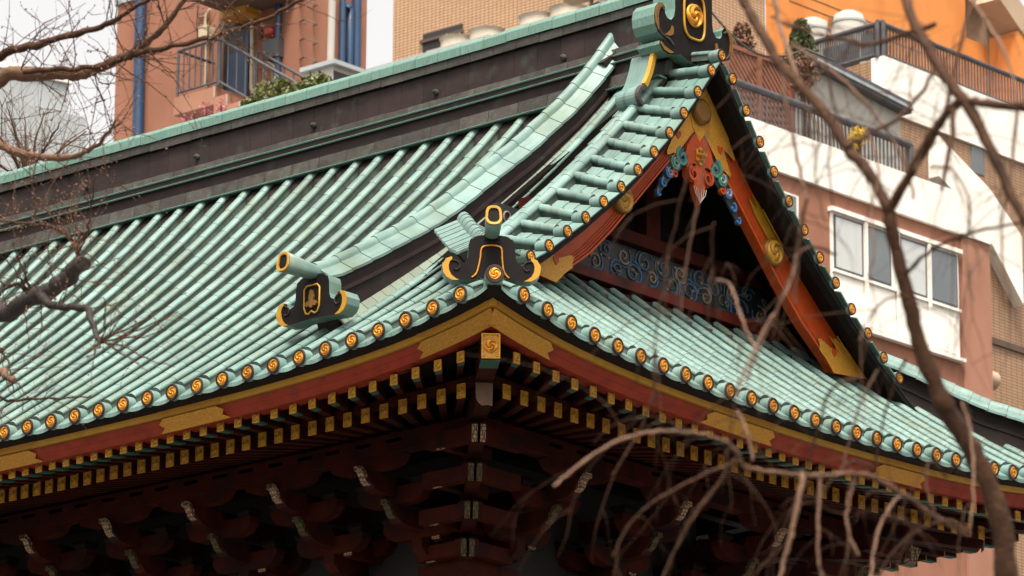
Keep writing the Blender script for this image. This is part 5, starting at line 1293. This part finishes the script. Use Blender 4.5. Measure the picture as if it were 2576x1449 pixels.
# left cherry: boughs reach in from a trunk standing left of the view
DL = 24.; rtree = None
lt_base = deep(-420, 900, DL+1.5); lt_base.z = GZ
ltree = empty('cherry_tree', O+lt_base, label='leafless cherry tree whose budding boughs reach in from the left', cat='tree')
fork = deep(-330, 620, DL+.6)
m = MB(); tr = catmull([lt_base, lt_base.lerp(fork,.35)+Vector((.12,.1,0)), lt_base.lerp(fork,.7)+Vector((-.1,.05,0)), fork],6); m.tube(tr,[.20-.09*i/(len(tr)-1) for i in range(len(tr))],12); m.build('trunk','bark',ltree)
rd = random.Random(11); tw = MB(); bd = MB()
fk = (-330,620)
def bough(tree, pts, d0, d1, r0, r1, mt, tws, tl, tr_, seed, droop=0., sub=2, name='bough', wob=.004, spread=1.0):
    c, rr = limb(pts, d0, d1, r0, r1, wob, 5, seed); m = MB(); m.tube(c, rr, 9); m.build(name, mt, tree)
    twigs_on(tw, c, rr, tws, tl, tr_, rd, droop, spread, sub, bd if tree is not rtree else None); return c, rr
bough(ltree,[fk,(-150,260)]+T((0,268),(110,230),(280,182),(480,122),(560,88),(650,30),(740,-20)),DL+.6,DL-.3,.030,.008,'bark',26,.42,.0035,1)
bough(ltree,[fk,(-130,330)]+T((0,375),(120,350),(300,352),(380,350),(480,318),(560,283),(640,240),(720,180),(790,110),(850,30),(890,-30)),DL+.6,DL-.2,.048,.010,'bark_lit',34,.5,.004,2)
bough(ltree,T((545,292),(620,262),(700,245),(850,215),(1000,180),(1150,130),(1300,70),(1440,-10)),DL-.02,DL-.6,.017,.008,'bark',26,.42,.0035,3)
bough(ltree,T((110,345),(240,330),(380,322),(480,312),(550,292)),DL+.12,DL,.016,.012,'bark',8,.4,.003,31)
bough(ltree,[fk,(-160,330)]+T((-20,672),(70,722),(200,745),(330,745),(400,722),(470,680),(530,610),(560,560)),DL+.6,DL-.6,.032,.004,'bark_lit',36,.45,.0034,4)
bough(ltree,[fk,(-160,700)]+Q4((0,900),(130,840),(270,770),(360,735),(450,670),(510,590),(565,565)),DL+.6,DL-1.2,.055,.034,'bark_dark',12,.35,.004,5)
bough(ltree,Q4((530,590),(525,500),(500,440),(440,360),(340,315),(230,300),(90,290),(-60,280)),DL-1.1,DL-.6,.013,.004,'bark',22,.42,.0034,6)
bough(ltree,Q4((230,300),(240,200),(225,80),(200,-40)),DL-.85,DL-.8,.006,.003,'bark',6,.3,.0028,61)
bough(ltree,Q4((530,500),(570,400),(600,280),(610,160),(640,-40)),DL-1.1,DL-1.3,.006,.003,'bark',9,.3,.0028,62)
bough(ltree,Q4((270,780),(340,838),(450,855),(585,868),(605,930),(650,1040),(680,1085)),DL-.95,DL-1.5,.024,.012,'bark_dark',6,.3,.0035,7)
for i,(ex,ey) in enumerate(((1180,900),(1120,1010),(1250,760),(1000,1290),(1180,1250),(580,1200),(700,780),(820,900))):
    bough(ltree,Q4((680,1085),((680+ex)/2+10,(1085+ey)/2+14),(ex,ey)),DL-1.5,DL-1.6-.1*i,.0055,.002,'bark',4,.2,.002,70+i,sub=1,wob=.006)
bough(ltree,Q4((180,760),(120,700),(60,720),(-40,800)),DL-.9,DL-.9,.012,.006,'bark_dark',8,.3,.003,80)
for i,(ex,ey) in enumerate(((90,420),(160,560),(30,520),(330,640),(-20,690))):
    bough(ltree,Q4((190,740),((190+ex)/2,(740+ey)/2),(ex,ey)),DL-.9,DL-1.,.005,.002,'bark',4,.25,.002,90+i,sub=1)
bough(ltree,[(-200,1100)]+Q4((-40,1310),(40,1325),(100,1345)),DL-.6,DL-.8,.022,.016,'bark_lit',8,.3,.003,97)
bough(ltree,[(-200,960)]+Q4((-40,1150),(30,1180),(80,1330),(95,1430)),DL-.6,DL-.8,.007,.003,'bark',8,.3,.003,98)
bough(ltree,[(-60,985)]+[(0,1003),(80,1004),(150,1002),(230,996)],DL-.6,DL-.9,.010,.004,'bark',8,.25,.0028,99)
tw.build('twigs','bark',ltree,kind='stuff'); bd.build('buds','bud',ltree,kind='stuff')
# bare bush-like tree tops far left in front of the grey building
fb = deep(70, 560, 60); fb.z = GZ
ftree = empty('bare_tree', O+fb, label='distant bare tree with fine upswept twigs in front of the grey building', cat='tree')
tw = MB(); bd = None
m = MB(); top = deep(70, 470, 60); m.tube([fb, fb.lerp(top,.5)+Vector((.2,0,0)), top],[.22,.14,.08],10); m.build('trunk','bark',ftree)
rd2 = random.Random(4)
def bough2(pts, d, r0, r1, n_, L_, sd_):
    c, rr = limb(pts, d, d+rd2.uniform(-1,1), r0, r1, .01, 5, sd_); m = MB(); m.tube(c, rr, 7); m.build('bough','bark',ftree); twigs_on(tw, c, rr, n_, L_, .0048, rd2, -.05, .8, 2, None)
for i,(ex,ey) in enumerate(((-20,320),(20,270),(60,300),(110,280),(150,310),(190,340),(215,330),(-30,400),(120,360),(40,360),(170,390))):
    bough2([(70,470),(70+(ex-70)*.4,470+(ey-470)*.5),(ex,ey)],60,.03,.006,7,.9,200+i)
tw.build('twigs','bark',ftree,kind='stuff')
# right cherry: blurred trunk and weeping branches close to the forecourt
DR = 13.
rb0 = deep(2560, 2300, DR); rb0.z = GZ
rtree = empty('weeping_cherry_tree', O+rb0, label='blurred dark cherry tree with crooked trunk and weeping branches at right', cat='tree')
tw = MB(); bd = MB(); rd = random.Random(21)
low = deep(2532,1470,DR); c, rr = limb([(2532,1470),(2522,1330),(2472,1180),(2400,1060),(2350,960),(2312,860),(2282,740),(2252,620),(2234,520)],DR,DR,.034,.0185,.002,5,1)
m = MB(); pre = catmull([rb0, rb0.lerp(low,.5)+Vector((.08,-.05,0)), low],6)[:-1]; m.tube(pre+c,[.12-.085*i/len(pre) for i in range(len(pre))]+rr,12); m.build('trunk','bark',rtree)
def rl(pts, d0, d1, w0, w1, mt, n_, sd_, L_=.22, sub=1, droop=.30):
    return bough(rtree, pts, d0, d1, w0*.78*DR/FPX/2, w1*.72*DR/FPX/2, mt, n_, L_*1.9, .0019, sd_, droop, sub, 'branch', .0016)
rl([(2234,525),(2190,440),(2130,370),(2080,290),(2010,210),(1960,160),(1920,90),(1880,20),(1850,-40)],DR,DR+.5,38,34,'bark',10,301)
rl([(2240,520),(2290,440),(2340,345),(2395,272),(2430,255),(2500,262),(2600,272)],DR,DR-.3,34,30,'bark',8,302)
rl([(2425,258),(2380,190),(2335,120),(2295,50),(2275,-20)],DR-.2,DR+.1,40,34,'bark',6,303)
rl([(2430,262),(2480,350),(2520,440),(2570,540),(2640,640)],DR-.2,DR-.4,40,30,'bark',6,304)
rl([(2010,215),(1985,130),(1960,60),(1950,-20)],DR+.3,DR+.6,20,16,'bark_lit',4,305)
rl([(1965,170),(1975,250),(1990,320),(2010,420),(2030,500)],DR+.4,DR+.2,16,9,'bark_lit',5,306)
rl([(2130,370),(2200,330),(2270,290),(2330,210),(2355,160)],DR+.1,DR+.3,16,12,'bark',5,307)
rl([(2355,60),(2200,110),(2120,100),(2000,70),(1940,40)],DR,DR+.6,18,10,'bark',8,308)
rl([(1990,110),(2080,170),(2160,240),(2230,330),(2280,420),(2300,500)],DR+.3,DR+.1,14,9,'bark_lit',6,309)
rl([(2400,265),(2395,340),(2380,420),(2370,480)],DR-.2,DR-.3,20,14,'bark',3,310)
rl([(2300,430),(2370,300),(2420,100),(2450,-10)],DR-.1,DR+.2,16,12,'bark',6,311)
rl([(2440,0),(2500,80),(2540,160),(2560,260)],DR,DR-.3,14,9,'bark_lit',6,312)
rl([(2268,700),(2330,640),(2400,600),(2480,575),(2576,560)],DR,DR-.3,15,10,'bark',6,313)
rl([(2275,740),(2220,760),(2180,810),(2160,860)],DR,DR-.3,9,5,'bark',4,314)
rl([(2440,1345),(2350,1300),(2290,1252),(2200,1202),(2140,1192),(2040,1196),(1930,1186),(1870,1172),(1855,1138),(1820,1108),(1760,1092),(1660,1085),(1560,1108),(1460,1168),(1395,1222)],DR+.1,DR-.6,18,10,'bark_lit',6,315)
for i,(pts,w0,w1,mt) in enumerate((
  ([(2022,1190),(2012,1240),(1998,1310),(1975,1400),(1960,1470)],20,14,'bark_lit'),
  ([(2064,1200),(2060,1290),(2058,1380),(2070,1470)],11,8,'bark_lit'),
  ([(2148,1205),(2132,1280),(2135,1340),(2158,1398)],13,9,'bark_lit'),
  ([(1855,1036),(1878,1085),(1895,1158)],14,9,'bark_lit'),
  ([(2205,1205),(2180,1168),(2130,1165),(2100,1200),(2050,1260)],12,6,'bark'),
  ([(2270,1240),(2235,1280),(2205,1350),(2190,1470)],12,8,'bark_lit'),
  ([(1870,1160),(1830,1170),(1700,1230),(1600,1300),(1540,1400)],11,7,'bark'),
  ([(1830,1130),(1820,1200),(1760,1280),(1700,1380),(1660,1470)],13,9,'bark'),
  ([(2440,1340),(2380,1310),(2300,1340),(2240,1400),(2200,1470)],13,9,'bark'),
  ([(1650,880),(1640,1000),(1600,1100),(1540,1200)],9,6,'bark'),
  ([(1800,705),(1836,716),(1858,780),(1885,845),(1905,890)],10,8,'bark_lit'),
  ([(2006,640),(1985,720),(1940,800),(1890,890),(1855,1000)],11,7,'bark_lit'),
  ([(2030,500),(2015,590),(2006,640),(2000,760)],13,9,'bark_lit'),
  ([(1795,560),(1790,640),(1800,705)],8,7,'bark'),
  ([(1735,420),(1700,560),(1680,640),(1655,800),(1640,940)],7,5,'bark'),
  ([(1780,330),(1760,500),(1730,640),(1710,800)],7,5,'bark'),
  ([(2100,640),(2040,620),(2000,660),(1950,790),(1900,900),(1880,960)],10,7,'bark'),
  ([(2210,930),(2180,980),(2150,1060),(2120,1180)],9,6,'bark'),
  ([(2280,900),(2240,1000),(2215,1090),(2200,1180)],9,6,'bark'),
  ([(2160,950),(2120,960),(2080,1000),(2060,1080),(2030,1190)],10,7,'bark'),
  ([(2420,1010),(2440,1080),(2450,1200),(2440,1330)],11,7,'bark_lit'),
  ([(2380,1200),(2340,1160),(2330,1220),(2350,1290)],8,5,'bark'),
  ([(2470,640),(2440,700),(2410,800),(2400,900)],9,5,'bark_lit'),
  ([(2340,420),(2400,430),(2440,520),(2430,640),(2450,760)],10,5,'bark_lit'),
  ([(2090,40),(2080,160),(2100,280),(2085,400),(2095,520)],9,5,'bark_lit'),
  ([(2560,260),(2545,420),(2520,600),(2530,760)],12,6,'bark_lit'),
  ([(2020,260),(2060,330),(2050,440),(2075,560)],9,5,'bark'),
  ([(2176,320),(2210,430),(2190,540),(2200,640),(2170,740)],9,5,'bark_lit'))):
    rl(pts,DR-.3+.11*(i%6),DR-.4+.11*(i%5),w0,w1,mt,4,330+i,.16,1)
tw.build('twigs','bark',rtree,kind='stuff'); None
